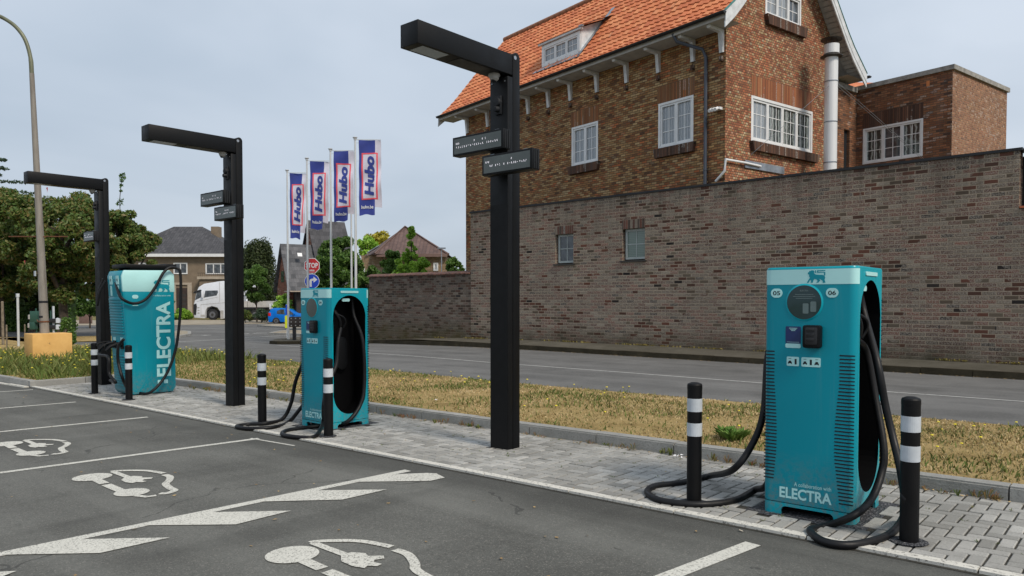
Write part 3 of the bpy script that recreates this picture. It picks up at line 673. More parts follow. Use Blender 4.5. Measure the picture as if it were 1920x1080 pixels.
grass('dry_grass', 70000, VG, M_grass, .012, .036, lambda x, y: (.35+.65*(mn.noise(Vector((x*.9, y*.9, 0))) > -.15))*dn(x, y))
grass('green_grass', 24000, VG, M_grassg, .015, .075, lambda x, y: (1 if mn.noise(Vector((x*.6+9, y*.6, 3))) > (.02 if -14 < x < -4 else .12 if x >= -4 else -.35) else .12))
LG = [(-17.95, 5.3), (-30, 4.85), (-30, 11.6), (-19.5, 11.3), (-19, 7.6)]
grass('tall_grass', 9000, LG, M_grassg, .08, .34, None, .006)
def tuft(mbv, x, y, z, n, h, spread, w=.012):
    for _ in range(n):
        a = random.uniform(0, 6.28); r = random.uniform(0, spread*.3); px, py = x+math.cos(a)*r, y+math.sin(a)*r; hh = h*random.uniform(.5, 1); s_ = spread*random.uniform(.4, 1)
        dx, dy = -math.sin(a)*w, math.cos(a)*w
        mbv.face([(px-dx*.5, py-dy*.5, z), (px+dx*.5, py+dy*.5, z), (px+math.cos(a)*s_*.6+dx, py+math.sin(a)*s_*.6+dy, z+hh*.8), (px+math.cos(a)*s_, py+math.sin(a)*s_, z+hh), (px+math.cos(a)*s_*.6-dx, py+math.sin(a)*s_*.6-dy, z+hh*.8)], [(0, 0)]*5)
mb = MB()
for px, py in ((1372, 826), (1360, 820), (1385, 824)):
    p = G(px, py, .12); tuft(mb, p.x, p.y, p.z, 60, .13, .14, .016)
mb.build('weed_clump', M_weed, label='bright green weed clump on the dry verge just behind the kerb near the large charger', cat='plant')
mb = MB(); md = MB()
for _ in range(150):
    x = random.uniform(-17, 1); y = 7.03-abs(random.gauss(0, .04)); (tuft(md, x, y, zg(x, y)+.01, 6, random.uniform(.03, .1), .05, .004) if random.random() < .7 else tuft(mb, x, y, zg(x, y)+.01, 8, random.uniform(.03, .09), .05, .006))
for _ in range(170):
    x = random.uniform(-17, 1); y = random.uniform(5.2, 7); tuft(mb, x, y, zg(x, y)+.01, 4, .02, .03, .003)
mb.build('joint_weeds', M_grassg, kind='stuff'); md.build('kerb_weeds', M_dryweed, kind='stuff')
mb = MB(); mf = MB(); mb.cur = 0
for k in range(430):
    if k < 230:
        while True:
            x = random.uniform(-29, -17.9); y = random.uniform(5, 10.8)
            if inpoly(x, y, LG) or random.random() < .02: break
        h = random.uniform(.1, .34)
    else:
        x = random.uniform(-17, 1); y = random.uniform(7.4, 11.05); h = random.uniform(.03, .16)
        if mn.noise(Vector((x*.5, y*.5, 8))) < -.05: continue
    if not inpoly(x, y, VG+[]) and x > -26: continue
    z = zg(x, y)+vz(x, y); l = random.uniform(-.05, .05)
    mb.cur = 0; mb.tube([(x, y, z), (x+l*.5, y, z+h*.6), (x+l, y+l*.3, z+h)], .0022*(1+abs(x)*.06), 3, False)
    mb.cur = 1; r = random.uniform(.011, .018)*(1+abs(x)*.028); mb.lathe((x+l, y+l*.3, z+h), [(0, -.3*r), (r, 0), (r*.8, .45*r), (0, .6*r)], 6)
mb.build('yellow_wildflowers', [M_grassg, M_yellow], kind='stuff')

# ================================================================== CHARGERS
CW, CD, CH = .66, .70, 1.85
def small_text(mb, s, c, u, v, w=None, h=None, bold=0, **k): put2d(mb, text2d(s, w, h, bold, **k), c, u, v)
def make_charger(nums, oblab):
    t = empty('ev_charger', **oblab)
    hw, hd, r = CW/2, CD/2, .055; z0, z1 = .102, CH
    # ---- body: rounded outline, both sides carry a capsule-shaped recess
    out = []
    for cx, cy, a0 in ((hw-r, hd-r, 0), (-hw+r, hd-r, 90), (-hw+r, -hd+r, 180), (hw-r, -hd+r, 270)):
        for k in range(6): a = R(a0+18*k); out.append((cx+r*math.cos(a), cy+r*math.sin(a)))
    def shell(z0, z1, skip=False):
        mb = MB(); n = len(out)
        for i in range(n):
            p, q = out[i], out[(i+1) % n]
            if skip and abs(p[0]-q[0]) < 1e-6 and abs(abs(p[0])-hw) < 1e-6: continue
            mb.face([(p[0], p[1], z0), (q[0], q[1], z0), (q[0], q[1], z1), (p[0], p[1], z1)])
        return mb
    mb = shell(z0, z1-.012, True)
    ins = [(p[0]*.985, p[1]*.985) for p in out]
    for i in range(len(out)):
        j = (i+1) % len(out); mb.face([(*out[i], z1-.012), (*out[j], z1-.012), (*ins[j], z1), (*ins[i], z1)])
    mb.face([(*p, z1) for p in ins]); mb.face([(*p, z0) for p in out[::-1]])
    nh, nz0, nz1 = .272, .19, 1.755
    cap = [(p[0], p[1]+(nz0+nz1)/2) for p in oval(2*nh, nz1-nz0, 40)]
    y0, y1, zt = -hd+r, hd-r, z1-.012
    for sgn in (1, -1):
        X = sgn*hw; qs = [(y1, zt), (y0, zt), (y0, z0), (y1, z0)]; m_ = len(cap); e = m_//4
        rim = []                                   # rectangle sampled radially to match the capsule
        for i, (a, b) in enumerate(cap):
            k = i//e; f = (i % e+.5)/e
            c0, c1 = qs[(k-0) % 4], qs[(k+1) % 4]
            mid = [((y1), (z0+zt)/2), (0, zt), ((y0), (z0+zt)/2), (0, z0)]
            a0, cc, a1 = mid[k], qs[k], mid[(k+1) % 4]
            rim.append((a0[0]+(cc[0]-a0[0])*f*2, a0[1]+(cc[1]-a0[1])*f*2) if f < .5 else (cc[0]+(a1[0]-cc[0])*(f*2-1), cc[1]+(a1[1]-cc[1])*(f*2-1)))
        # insert exact corners
        for i in range(m_):
            j = (i+1) % m_; fan = [rim[i], rim[j]]
            ki, kj = i//e, j//e
            fi, fj = (i % e+.5)/e, (j % e+.5)/e
            P = [cap[i], cap[j], rim[j]]
            if fi < .5 <= fj and ki == kj: P.append(qs[ki])
            if ki != kj: P.append([(y1, (z0+zt)/2), (0, zt), (y0, (z0+zt)/2), (0, z0)][kj])
            P.append(rim[i]); P = [(X, a, b) for a, b in P]
            mb.face(P[::-1] if sgn > 0 else P)
    body = mb.build('body', M_teal_lit, t, weld=True, smooth=R(30))
    for sgn in (1, -1):
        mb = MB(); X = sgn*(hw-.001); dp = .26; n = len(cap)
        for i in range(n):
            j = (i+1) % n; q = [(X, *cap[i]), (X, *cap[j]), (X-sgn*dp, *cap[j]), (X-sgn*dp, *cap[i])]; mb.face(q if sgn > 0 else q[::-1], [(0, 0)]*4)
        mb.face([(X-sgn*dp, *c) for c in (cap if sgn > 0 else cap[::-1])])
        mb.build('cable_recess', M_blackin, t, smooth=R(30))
        mb = MB(); mb.prism([(a-.0, b) for a, b in oval(.2, .46, 20)], (sgn*(hw-.14), -.0, .97), (0, 1, 0), (0, 0, 1), (sgn, 0, 0), .0001) if False else None
        mb = MB(); mb.prism(oval(.19, .44, 24), (sgn*(hw-.26), .02, .98), (0, 1, 0), (0, 0, 1), (sgn, 0, 0), .07); mb.build('cable_guide', M_black, t, bevel=.012)
        mb = MB(); mb.prism(rrect(.3, .028, .01), (sgn*(hw+.001), .0, 1.80), (0, 1, 0), (0, 0, 1), (sgn, 0, 0), .006); mb.build('light_strip', M_mint, t)
        mb = MB(); mb.prism(oval(.13, .042, 16), (sgn*(hw-.05), -.03, 1.695), (0, 1, 0), (0, 0, 1), (sgn, 0, 0), .012); mb.build('number_plate', M_mint, t)
        # holster and plug at the lot side of the recess
        mb = MB(); mb.cur = 0; X = sgn*(hw-.11)
        mb.box(min(X, X-sgn*.1), -.235, 1.44, max(X, X-sgn*.1), -.13, 1.56)
        mb.tube(spline([(X, -.2, 1.56), (X+sgn*.05, -.17, 1.5), (X+sgn*.07, -.13, 1.42), (X+sgn*.06, -.12, 1.34)], 4), [.03, .032, .034, .032, .03, .028, .027, .026, .025, .024, .024, .024, .022], 10)
        mb.tube(spline([(X+sgn*.05, -.2, 1.52), (X+sgn*.1, -.1, 1.47), (X+sgn*.1, -.06, 1.4), (X+sgn*.07, -.08, 1.33)], 4), .014, 8)
        mb.build('charging_plug', M_black, t, smooth=R(50))
    # ---- front sheet: teal without the body's painted-in sunlight; slots, band, badges
    mb = MB(); fr = [p for p in out if p[1] < -hd+r+1e-6]; fr.sort()
    o = [(p[0]*1.004, -hd-( -p[1]-hd)*0 if False else p[1]*1.004) for p in fr]
    for p, q in zip(o, o[1:]): mb.face([(p[0], p[1], z0+.002), (q[0], q[1], z0+.002), (q[0], q[1], 1.835), (p[0], p[1], 1.835)])
    mb.build('front_panel', M_teal, t, smooth=R(40), weld=True)
    o2 = [(p[0]*1.008, p[1]*1.008) for p in fr]; mb = MB()
    for p, q in zip(o2, o2[1:]): mb.face([(p[0], p[1], 1.722), (q[0], q[1], 1.722), (q[0], q[1], 1.832), (p[0], p[1], 1.832)])
    mb.build('light_band', M_mint, t, smooth=R(40), weld=True)
    mb = MB()
    bk = [(p[0]*1.004, -p[1]*1.004) for p in fr][::-1]
    for p, q in zip(bk, bk[1:]): mb.face([(p[0], p[1], 1.722), (q[0], q[1], 1.722), (q[0], q[1], 1.832), (p[0], p[1], 1.832)])
    mb.build('light_band', M_mint, t, smooth=R(40), weld=True)
    Y = -hd*1.008
    mb = MB(); U, V = (1, 0, 0), (0, 0, 1)
    def fl(pts, y, o=(0, 0)): mb.face([(o[0]+a, y, o[1]+b) for a, b in pts])
    lw, lh = .125, .092
    for P in [LION]+LFLAG: fl([(a*lw, b*lh) for a, b in P][::(1)], Y-.0015, (-.012, 1.731))
    mb.build('lion_emblem', M_teal, t)
    # vent slots
    mb = MB(); n = 42
    for k in range(n):
        z = .16+(1.215-.16)*k/(n-1); f = k/(n-1)
        w = .108+.03*math.sin(min(1, f*1.25+.0)*math.pi)
        if f < .25: w = .1+.03*f/.25
        mb.prism(rrect(w, .0095, .0045, 1), (.325-w/2, -hd*1.004, z), U, V, (0, -1, 0), .0015)
        if k > 3: wl = w*.72; mb.prism(rrect(wl, .0095, .0045, 1), (-.325+wl/2, -hd*1.004, z+.01), U, V, (0, -1, 0), .0015)
        yb = -hd+.01; 
        for sx in (-1, 1): pass
    for k in range(44):                      # slots wrapped round the rear corner
        z = .16+(1.6-.16)*k/43
        for sx in (-1, 1): mb.box(min(sx*(hw-.01), sx*(hw+.0015)), hd-.045, z, max(sx*(hw-.01), sx*(hw+.0015)), hd-.015, z+.010)
    mb.build('vent_slots', M_slot, t)
    # round display
    mb = MB(); c = (-.034, 1.592)
    ring = [(math.cos(R(7.5*i)), math.sin(R(7.5*i))) for i in range(48)]
    for i in range(48):
        j = (i+1) % 48; a, b = ring[i], ring[j]
        mb.face([(c[0]+a[0]*.137, -hd*1.004-.001, c[1]+a[1]*.137), (c[0]+a[0]*.124, -hd*1.004-.007, c[1]+a[1]*.124), (c[0]+b[0]*.124, -hd*1.004-.007, c[1]+b[1]*.124), (c[0]+b[0]*.137, -hd*1.004-.001, c[1]+b[1]*.137)])
    mb.build('display_ring', M_teal_lit, t, smooth=R(40))
    mb = MB(); mb.face([(c[0]+a*.125, -hd*1.004-.0055, c[1]+b*.125) for a, b in ring]); mb.build('display', M_screen2 if nums[0] == '03' else M_screen, t)
    if nums[0] == '05':
        mb = MB(); mb.cur = 0; y = -hd*1.004-.0066
        small_text(mb, 'ELECTRA', (c[0], y, c[1]+.085), U, V, .06, .012, .03)
        for k, w in enumerate((.13, .16, .12)): fl([(-w/2, 0), (w/2, 0), (w/2, .004), (-w/2, .004)], y, (c[0], c[1]+.055-.014*k))
        for sx in (.0, .055): fl(rrect(.042, .075, .008), y, (c[0]+.012+sx, c[1]-.045+sx*.25))
        mb.build('display_print', plain('display_print_grey', (.12, .17, .17), .3) if 'display_print_grey' not in MATS else MATS['display_print_grey'], t)
    # number badges
    for s_, x in zip(nums, (-.238, .162)):
        mb = MB(); mb.prism(oval(.086, .068), (x, -hd*1.004, 1.66), U, V, (0, -1, 0), .003); b = mb.build('bay_number', M_mint, t)
        mb = MB(); small_text(mb, s_, (x, -hd*1.004-.0042, 1.66), U, V, .054, .032, .015); mb.build('digits', M_slot, b)
    # sticker, payment terminal, pictograms
    mb = MB(); mb.prism(rrect(.112, .125, .008), (-.112, -hd*1.004, 1.352), U, V, (0, -1, 0), .002); st = mb.build('info_sticker', M_navy, t)
    mb = MB(); mb.prism(rrect(.112, .032, .01), (-.112, -hd*1.004, 1.272), U, V, (0, -1, 0), .003); mb.build('contact_plate', M_mint, st)
    mb = MB(); y = -hd*1.004-.003
    for k, w in enumerate((.06, .045, .03)): fl([(-w/2, 0), (w/2, 0), (w/2, .0035), (-w/2, .0035)], y, (-.112, 1.4-.009*k))
    fl([(-.045, 0), (.045, 0), (.045, .002), (-.045, .002)], y, (-.112, 1.298)); mb.build('sticker_lettering', M_mint, st)
    mb = MB(); mb.prism(rrect(.128, .165, .018), (.036, -hd*1.004, 1.345), U, V, (0, -1, 0), .055); pt = mb.build('payment_terminal', M_black, t, bevel=.008)
    mb = MB(); y = -hd*1.004-.056
    mb.prism(rrect(.088, .125, .012), (.036, y+.0005, 1.35), U, V, (0, -1, 0), .004)
    for k in range(2): mb.prism(rrect(.06, .02, .004), (.03, y-.004, 1.36-.035*k), U, V, (0, -1, 0), .003)
    mb.prism([(-.033, 0), (.033, 0), (.024, .018), (-.024, .018)], (.032, y-.004, 1.388), U, V, (0, -1, 0), .008); mb.build('keypad', M_truckd, pt, bevel=.002)
    CAR = [(-.5, -.3), (-.5, .02), (-.38, .08), (-.25, .4), (.25, .4), (.38, .08), (.5, .02), (.5, -.3), (.32, -.3), (.32, -.18), (-.32, -.18), (-.32, -.3)]
    for x, w, items in ((-.112, .09, 'cp'), (.019, .137, 'cpc')):
        mb = MB(); mb.prism(rrect(w, .068, .008), (x, -hd*1.004, 1.157), U, V, (0, -1, 0), .0025); b = mb.build('pictogram_plate', M_mint, t)
        mb = MB(); y = -hd*1.004-.0035
        for i, ch in enumerate(items):
            xx = x+(i-(len(items)-1)/2)*.042
            if ch == 'c': fl([(a*.03, bb*.034) for a, bb in CAR], y, (xx, 1.148)); fl([(-.01, 0), (.01, 0), (.01, .003), (-.01, .003)], y, (xx, 1.176))
            else: fl([(-.0075, -.02), (.0075, -.02), (.0075, .02), (-.0075, .02)], y, (xx, 1.156))
        mb.build('pictogram', M_slot, b)
    mb = MB(); small_text(mb, 'ELECTRA', (-.012, Y-.0005, .178), U, V, .378, .082, .03); mb.build('brand_lettering', M_mint, t)
    mb = MB(); small_text(mb, 'A collaboration with', (.04, Y-.0005, .25), U, V, .265, .03, .006); mb.build('small_lettering', M_mint, t)
    # plinth with arched openings
    mb = MB(); th = .02
    def arch(w):
        L_ = w/2; a = L_-.085; P = [(-L_, 0), (-a, 0)]
        for k in range(5): an = R(180-22.5*k); P.append((-a+.035+.035*math.cos(an), .038+.035*math.sin(an)))
        for k in range(5): an = R(90-22.5*k); P.append((a-.035+.035*math.cos(an), .038+.035*math.sin(an)))
        return P+[(a, 0), (L_, 0), (L_, .096), (-L_, .096)]
    for ax in range(2):
        for sg in (1, -1):
            if ax == 0: mb.prism(arch(CW-2*r), (0, sg*hd, 0), (1, 0, 0), (0, 0, 1), (0, -sg, 0), th)
            else: mb.prism(arch(CD-2*r), (sg*hw, 0, 0), (0, 1, 0), (0, 0, 1), (-sg, 0, 0), th)
    n = len(out)
    for i in range(n):
        p, q = out[i], out[(i+1) % n]
        if math.hypot(p[0]-q[0], p[1]-q[1]) < .1: mb.face([(p[0], p[1], 0), (q[0], q[1], 0), (q[0], q[1], .096), (p[0], p[1], .096)])
    mb.build('plinth', M_teal_lit, t, weld=True, smooth=R(30))
    mb = MB(); mb.box(-hw+.1, -hd+.12, .0, hw-.1, hd-.12, .08); mb.build('base_box', M_blackin, t)
    return t
def cable(parent, pts, r=.027, name='charging_cable'):
    bpy.context.view_layer.update(); iv = parent.matrix_world.inverted(); mb = MB(); mb.tube(spline([iv @ Vector(p) for p in pts], 10), r, 12); return mb.build(name, M_rubber, parent, smooth=R(60))
def gz(px, py, h=.03): p = G(px, py); p.z += h; return p
c1 = make_charger(('05', '06'), dict(label='teal charger nearest the viewer, with badges 05 and 06 and a card terminal', cat='ev charger', group='teal two-cable chargers'))
c1.location = (-1.985, 5.94, -.03); c1.scale = (1, 1.07, 1.012); c1.rotation_euler.z = R(2)
c2 = make_charger(('03', '04'), dict(label='teal charger with badges 03 and 04, below the stop sign', cat='ev charger', group='teal two-cable chargers'))
c2.location = (-8.52, 6.065, -.118); c2.scale = (1, .96, 1.012)
x, y, z = c1.location
cable(c1, [(x+.2, y+.16, z+1.72), (x+.25, y+.15, z+1.5), RX(1645, 680, x+.42), RX(1660, 760, x+.48), RX(1674, 820, x+.54), RX(1688, 880, -1.36), RX(1697, 940, -1.27), gz(1694, 985, .06), gz(1665, 1012), gz(1600, 1030), gz(1545, 1024), gz(1519, 1003), RY(1545, 988, 5.45), RY(1598, 968, 5.42), RX(1632, 938, -1.55), RX(1652, 890, -1.53), RX(1657, 840, -1.53), RX(1640, 740, x+.36), RX(1624, 660, x+.3), (x+.27, y-.12, z+1.34)])
cable(c1, [(x-.3, y-.1, z+1.3), (x-.4, y-.1, z+1.2), RY(1432, 770, 5.75), RY(1412, 830, 5.68), RY(1375, 880, 5.6), gz(1330, 903, .05), gz(1275, 912), gz(1228, 918), gz(1214, 930), gz(1240, 946), gz(1310, 953), gz(1375, 946), gz(1415, 930, .05), RY(1440, 905, 5.72), (x-.36, y+.05, z+.5), (x-.27, y+.1, z+1.2)])
x, y, z = c2.location
cable(c2, [(x+.16, y+.17, z+1.73), (x+.2, y+.17, z+1.5), RX(680, 640, x+.37), RX(683, 720, x+.4), RX(675, 760, x+.42), RX(652, 790, x+.42), gz(625, 801), gz(575, 806), gz(537, 812), gz(531, 820), gz(565, 825), gz(592, 822), gz(606, 805, .1), RY(607, 760, 5.5), RX(614, 720, x+.42), RX(630, 685, x+.38), RX(634, 640, x+.34), (x+.28, y-.11, z+1.34)])
cable(c2, [(x-.3, y-.1, z+1.3), (x-.4, y-.1, z+1.1), RY(556, 710, 5.9), RY(546, 755, 5.85), RY(530, 785, 5.75), gz(500, 799, .04), gz(465, 800), gz(444, 804), gz(470, 808), gz(515, 805), RY(540, 792, 5.75), RY(560, 770, 5.8), (x-.34, y+.1, z+.7), (x-.27, y+.12, z+1.2)])

# ---- tall rapid charger
t = empty('rapid_charger', (-14.62, 6.06, -.185), label='tall teal charger with huge vertical lettering and black roof fin', cat='ev charger')
hw = .34
def prof(z):   # front edge y(z)
    return -.40-.115*(z/2.3)**1.0
PR = [(prof(.02)+.05, .03), (prof(.1), .1), (prof(2.2), 2.22), (prof(2.2)+.04, 2.32), (.36, 2.34), (.44, 2.26), (.455, .12), (.40, .03)]
mb = MB(); mb.prism(PR, (-hw, 0, 0), (0, 1, 0), (0, 0, 1), (1, 0, 0), 2*hw); mb.build('body', M_teal, t, bevel=.022)
mb = MB(); BP = [(prof(1.93)-.002, 1.93), (prof(2.2)-.002, 2.22), (prof(2.2)+.038, 2.323), (.362, 2.343), (.443, 2.262), (.452, 1.93)]
mb.prism([(a*1.0, b) for a, b in BP], (hw-.05, 0, 0), (0, 1, 0), (0, 0, 1), (1, 0, 0), .053); mb.build('light_band', M_mint, t, bevel=.012)
mb = MB(); sl = Vector((0, prof(2.2)-prof(.1), 2.1)).normalized()
fo = Vector((0, prof(.1), .1)); nrm = Vector((0, -sl.z, sl.y))
fp = lambda x, d, o=0: fo+Vector((x, 0, 0))+sl*d+nrm*o
def fbox(mb, x0, x1, d0, d1, t0=.002, t1=.02):
    P = [fp(x0, d0, t0), fp(x1, d0, t0), fp(x1, d1, t0), fp(x0, d1, t0)]; Q = [p+nrm*(t1-t0) for p in P]
    mb.face(Q); [mb.face([P[i], P[(i+1) % 4], Q[(i+1) % 4], Q[i]]) for i in range(4)]
for k in range(13): fbox(mb, -.28, .28, 1.05+k*.052, 1.085+k*.052, 0, .022)
mb.build('upper_louvres', M_teal, t, bevel=.004); mb = MB()
for k in range(12): fbox(mb, -.27, .27, .08+k*.05, .11+k*.05, 0, .018)
mb.build('lower_louvres', M_teal, t, bevel=.004)
mb = MB(); fbox(mb, -.3, .3, 1.75, 2.07, 0, .006); mb.build('screen_surround', M_teal, t)
for sx in (-1, 1):
    mb = MB(); fbox(mb, sx*.15-.06, sx*.15+.06, 1.97, 2.13, .006, .012); b = mb.build('bay_number', M_mint, t)
    mb = MB(); small_text(mb, '01' if sx < 0 else '02', fp(sx*.15, 2.05, .0135), (1, 0, 0), sl, .07, .045, .01); mb.build('digits', M_slot, b)
    mb = MB(); fbox(mb, sx*.16-.035, sx*.16+.035, 1.76, 1.95, .006, .01); mb.build('instruction_label', M_mint, t)
    mb = MB(); fbox(mb, sx*.16-.05, sx*.16+.05, .93, .99, .0, .012); mb.build('number_plate', M_mint, t)
    mb = MB(); c = fp(sx*.17, .86, .02)
    mb.tube([c, c+Vector((0, -.1, .01)), c+Vector((0, -.2, -.03)), c+Vector((0, -.27, -.1))], [.045, .045, .035, .024], 10)
    mb.tube([c+Vector((0, -.12, .05)), c+Vector((0, -.26, .03)), c+Vector((0, -.3, -.02))], .014, 8)
    mb.box(c.x-.055, c.y-.0, c.z-.08, c.x+.055, c.y+.05, c.z+.07); mb.build('charging_plug', M_black, t, smooth=R(50))
# wide side lettering: reads upwards on the +x face
X = hw+.0045; U, V = Vector((0, 0, 1)), Vector((0, -1, 0))
mb = MB(); small_text(mb, 'ELECTRA', (X, .225, 1.045), U, V, 1.42, .27, .03); mb.build('brand_lettering', M_mint, t)
mb = MB(); small_text(mb, 'A collaboration with', (X, .2, 1.865), (0, 1, 0), (0, 0, 1), .34, .03, .006); mb.build('small_lettering', M_mint, t)
mb = MB()
for P in [LION]+LFLAG: mb.face([(X+.003, .2+(a-.5)*.3, 1.935+b*.22) for a, b in P])
mb.build('lion_emblem', M_teal, t)
mb = MB()
for yy in (.14, .26): mb.prism(rrect(.07, .07, .006), (X-.004, yy, .235), (0, 1, 0), (0, 0, 1), (1, 0, 0), .002)
mb.prism(oval(.11, .07), (X-.004, -.28, 1.84), (0, 1, 0), (0, 0, 1), (1, 0, 0), .003)
for k in range(2): mb.prism(rrect(.1, .014, .002), (X-.004, -.28, 1.72-.04*k), (0, 1, 0), (0, 0, 1), (1, 0, 0), .002)
mb.build('side_label', M_mint, t)
mb = MB(); mb.prism([(-.44, 0), (.5, 0), (.5, .09), (.3, .1), (.28, .075), (-.44, .07)], (-.3, 0, 2.37), (0, 1, 0), (0, 0, 1), (1, 0, 0), .62); mb.build('roof_fin', M_black, t, bevel=.01)
mb = MB(); mb.prism([(-.36, 0), (.36, 0), (.3, .07), (-.3, .07)], (-.26, 0, 2.32), (0, 1, 0), (0, 0, 1), (1, 0, 0), .52); mb.build('roof_base', M_black, t)
mb = MB(); mb.box(-.28, -.3, 0, .28, .38, .06); mb.build('base_box', M_blackin, t)
X = -14.62+hw
cable(t, [RY(219, 524, 5.62)+Vector((0, -.03, 0)), RY(221, 545, 5.53), RX(229, 560, X+.06), RX(250, 569, X+.08), RX(272, 562, X+.1), RX(290, 540, X+.1), RX(306, 512, X+.1), RX(318, 502, X+.1), RX(331, 503, X+.1), RX(338, 512, X+.12), RX(339, 560, X+.14), RX(336, 610, X+.16), RX(328, 660, X+.18), RX(310, 705, X+.2), RX(283, 735, X+.2), gz(262, 742, .05), gz(242, 738, .08), RY(232, 715, 5.4), RY(222, 680, 5.34), RY(222, 650, 5.33), RY(232, 636, 5.38)], .026)
cable(t, [(-15.0, 5.5, 2.0), (-15.05, 5.42, 1.7), (-15.02, 5.4, 1.5), (-14.95, 5.42, 1.75), (-14.9, 5.5, 1.95)], .022)
cable(t, [(-14.79, 5.42, .8), (-14.8, 5.33, .6), RY(203, 670, 5.3), RY(205, 700, 5.3), RY(217, 717, 5.35), (-14.75, 5.5, .1)], .026)

# ================================================================== BOLLARDS
def make_bollard():
    t = empty('bollard'); r = .058
    mb = MB(); mb.lathe((0, 0, 0), [(r*1.0, -.05), (r, .925), (r*1.02, .926), (r*1.02, .958), (r*.93, .968), (r*.5, .978), (0, .981)], 28); mb.build('post', M_boll, t, smooth=R(35))
    for z in (.80, .605):
        mb = MB(); mb.lathe((0, 0, 0), [(r+.0006, z-.052), (r+.002, z-.051), (r+.002, z+.051), (r+.0006, z+.052)], 28)
        mb.build('reflective_band', M_refl, t, smooth=R(35))
    return t
BL = [(-1.25, 'striped bollard right of the nearest charger, biggest in view'), (-2.81, 'striped bollard left of the charger numbered 05, cable round its foot'), (-7.76, 'striped bollard in front of the charger numbered 03'), (-9.3, 'striped bollard left of the charger numbered 03'), (-13.71, 'striped bollard in front of the tall charger with vertical lettering'), (-15.28, 'striped bollard at the foot of the farthest black light pole')]
b0 = make_bollard()
for i, (bx, lb) in enumerate(BL):
    b = b0 if i == 0 else copy_tree(b0); b.location = (bx, 5.42, zg(bx, 5.42)); b.rotation_euler.z = i*.9
    tag(b, lb.replace('striped', 'black and grey striped'), 'bollard', 'striped bollards by the chargers')

# ================================================================== LIGHT POLES WITH DISPLAYS
def board(mb_, parent, x0, x1, z0, z1, seed, dim=False):
    y0, y1 = -.19, -.07; rnd = random.Random(seed)
    b = MB().box(x0, y0, z0, x1, y1, z1).build('display_board', M_black, parent, bevel=.004)
    mb = MB(); mb.face([(x0+.025, y0-.001, z0+.022), (x1-.03, y0-.001, z0+.022), (x1-.03, y0-.001, z1-.022), (x0+.025, y0-.001, z1-.022)]); mb.build('screen', M_screen2, b)
    mb = MB()
    for k in range(3): mb.box(x1-.001, y0+.03+k*.03, z0+.01, x1+.004, y0+.04+k*.03, z1-.01)
    mb.build('side_fins', M_gutter, b)
    mb = MB(); w = x1-x0; zc = (z0+z1)/2
    def dots(xa, xb, z, n, p):
        for k in range(n):
            if rnd.random() > p: continue
            x = xa+(xb-xa)*(k+.5)/n; ww = (xb-xa)/n*.27
            for m_ in range(3):
                if rnd.random() < .8: xx = x+rnd.uniform(-ww, ww)*.6; zz = z+(m_-1)*.007; mb.face([(xx-.004, y0-.002, zz-.003), (xx+.004, y0-.002, zz-.003), (xx+.004, y0-.002, zz+.003), (xx-.004, y0-.002, zz+.003)])
    dots(x0+.05, x1-.07, zc-.012, 21, .85); dots(x0+.05, x0+.11, zc+.03, 3, 1); dots(x0+w*.42, x0+w*.68, zc+.035, 5, .75)
    mb.build('lit_characters', M_led, b)
    MB().box((x0+x1)/2-.06, y1, z0+.05, (x0+x1)/2+.06, -.02, z1-.05).build('bracket', M_black, b)
    mb = MB()
    for xx in (x0+.12, x1-.12): mb.box(xx-.03, y0+.03, z1-.001, xx+.03, y0+.07, z1+.01)
    mb.build('clip', M_zinc, b)
def light_pole(x, lb, boards, seed):
    y = 6.12; t = empty('light_pole', (x, y, zg(x, y)), label=lb, cat='light pole', group='black light poles with angled arm')
    H = 4.40
    MB().box(-.13, 0, 0, .13, .085, H-.3).build('front_column', M_black, t, bevel=.004)
    mb = MB(); P = [(.087, 0), (.2, 0), (.2, H-.08)]+[(.1435+.0565*math.cos(R(a)), H-.08+.06*math.sin(R(a))) for a in range(15, 180, 15)]+[(.087, H-.08)]
    mb.prism(P, (-.132, 0, 0), (0, 1, 0), (0, 0, 1), (1, 0, 0), .264); mb.build('rear_column', M_black, t, bevel=.003)
    mb = MB(); mb.box(-.128, -1.29, H-.275, .128, .086, H-.05); arm = mb.build('arm', M_black, t, bevel=.005)
    MB().box(-.095, -1.2, H-.2765, .095, -.85, H-.27).build('lamp_lens', plain('lamp_lens_glass', (.3, .33, .33), .15) if 'lamp_lens_glass' not in MATS else MATS['lamp_lens_glass'], arm)
    MB().box(-.105, -.7, H-.2785, .105, -.25, H-.27).build('access_plate', M_gutter, arm)
    mb = MB(); mb.lathe((.0, -.075, H-.275), [(.062, 0), (.065, -.02), (.055, -.03), (.05, -.055), (.03, -.075), (0, -.08)], 18); cm = mb.build('dome_camera', M_grey, arm, smooth=R(40))
    mb = MB(); mb.lathe((.0, -.085, H-.345), [(.03, .01), (.028, -.012), (.0, -.028)], 14); mb.build('camera_lens', M_slot, cm, smooth=R(40))
    mb = MB(); mb.cyl((.0, 0.01, 3.83), (0, -.05, 3.83), .05, .045, 16); mb.cyl((0, .01, 3.76), (0, -.07, 3.75), .035, .03, 14); mb.box(-.045, -.02, 3.7, .045, 0, 3.9); mb.build('sensor', M_slot, t, bevel=.003)
    mb = MB()
    for zz in (4.05,):
        for xx in (-.1, .09): mb.cyl((xx, .002, zz), (xx, -.004, zz), .008, n=8)
    mb.cyl((.131, .12, H-.08), (.136, .12, H-.08), .022, n=14); mb.build('bolt', M_zinc, t)
    MB().box(-.127, -.0015, .0, .127, .0, 2.72).build('service_door', M_boll, t)
    for (a, b, c, d) in boards: board(None, t, a, b, c, d, seed); seed += 1
    MB().box(-.17, -.04, -.02, .17, .24, .012).build('base_plate', M_darkm, t)
    return t
TB = [(-.53, .235, 3.28, 3.49), (-.075, .635, 3.015, 3.23)]
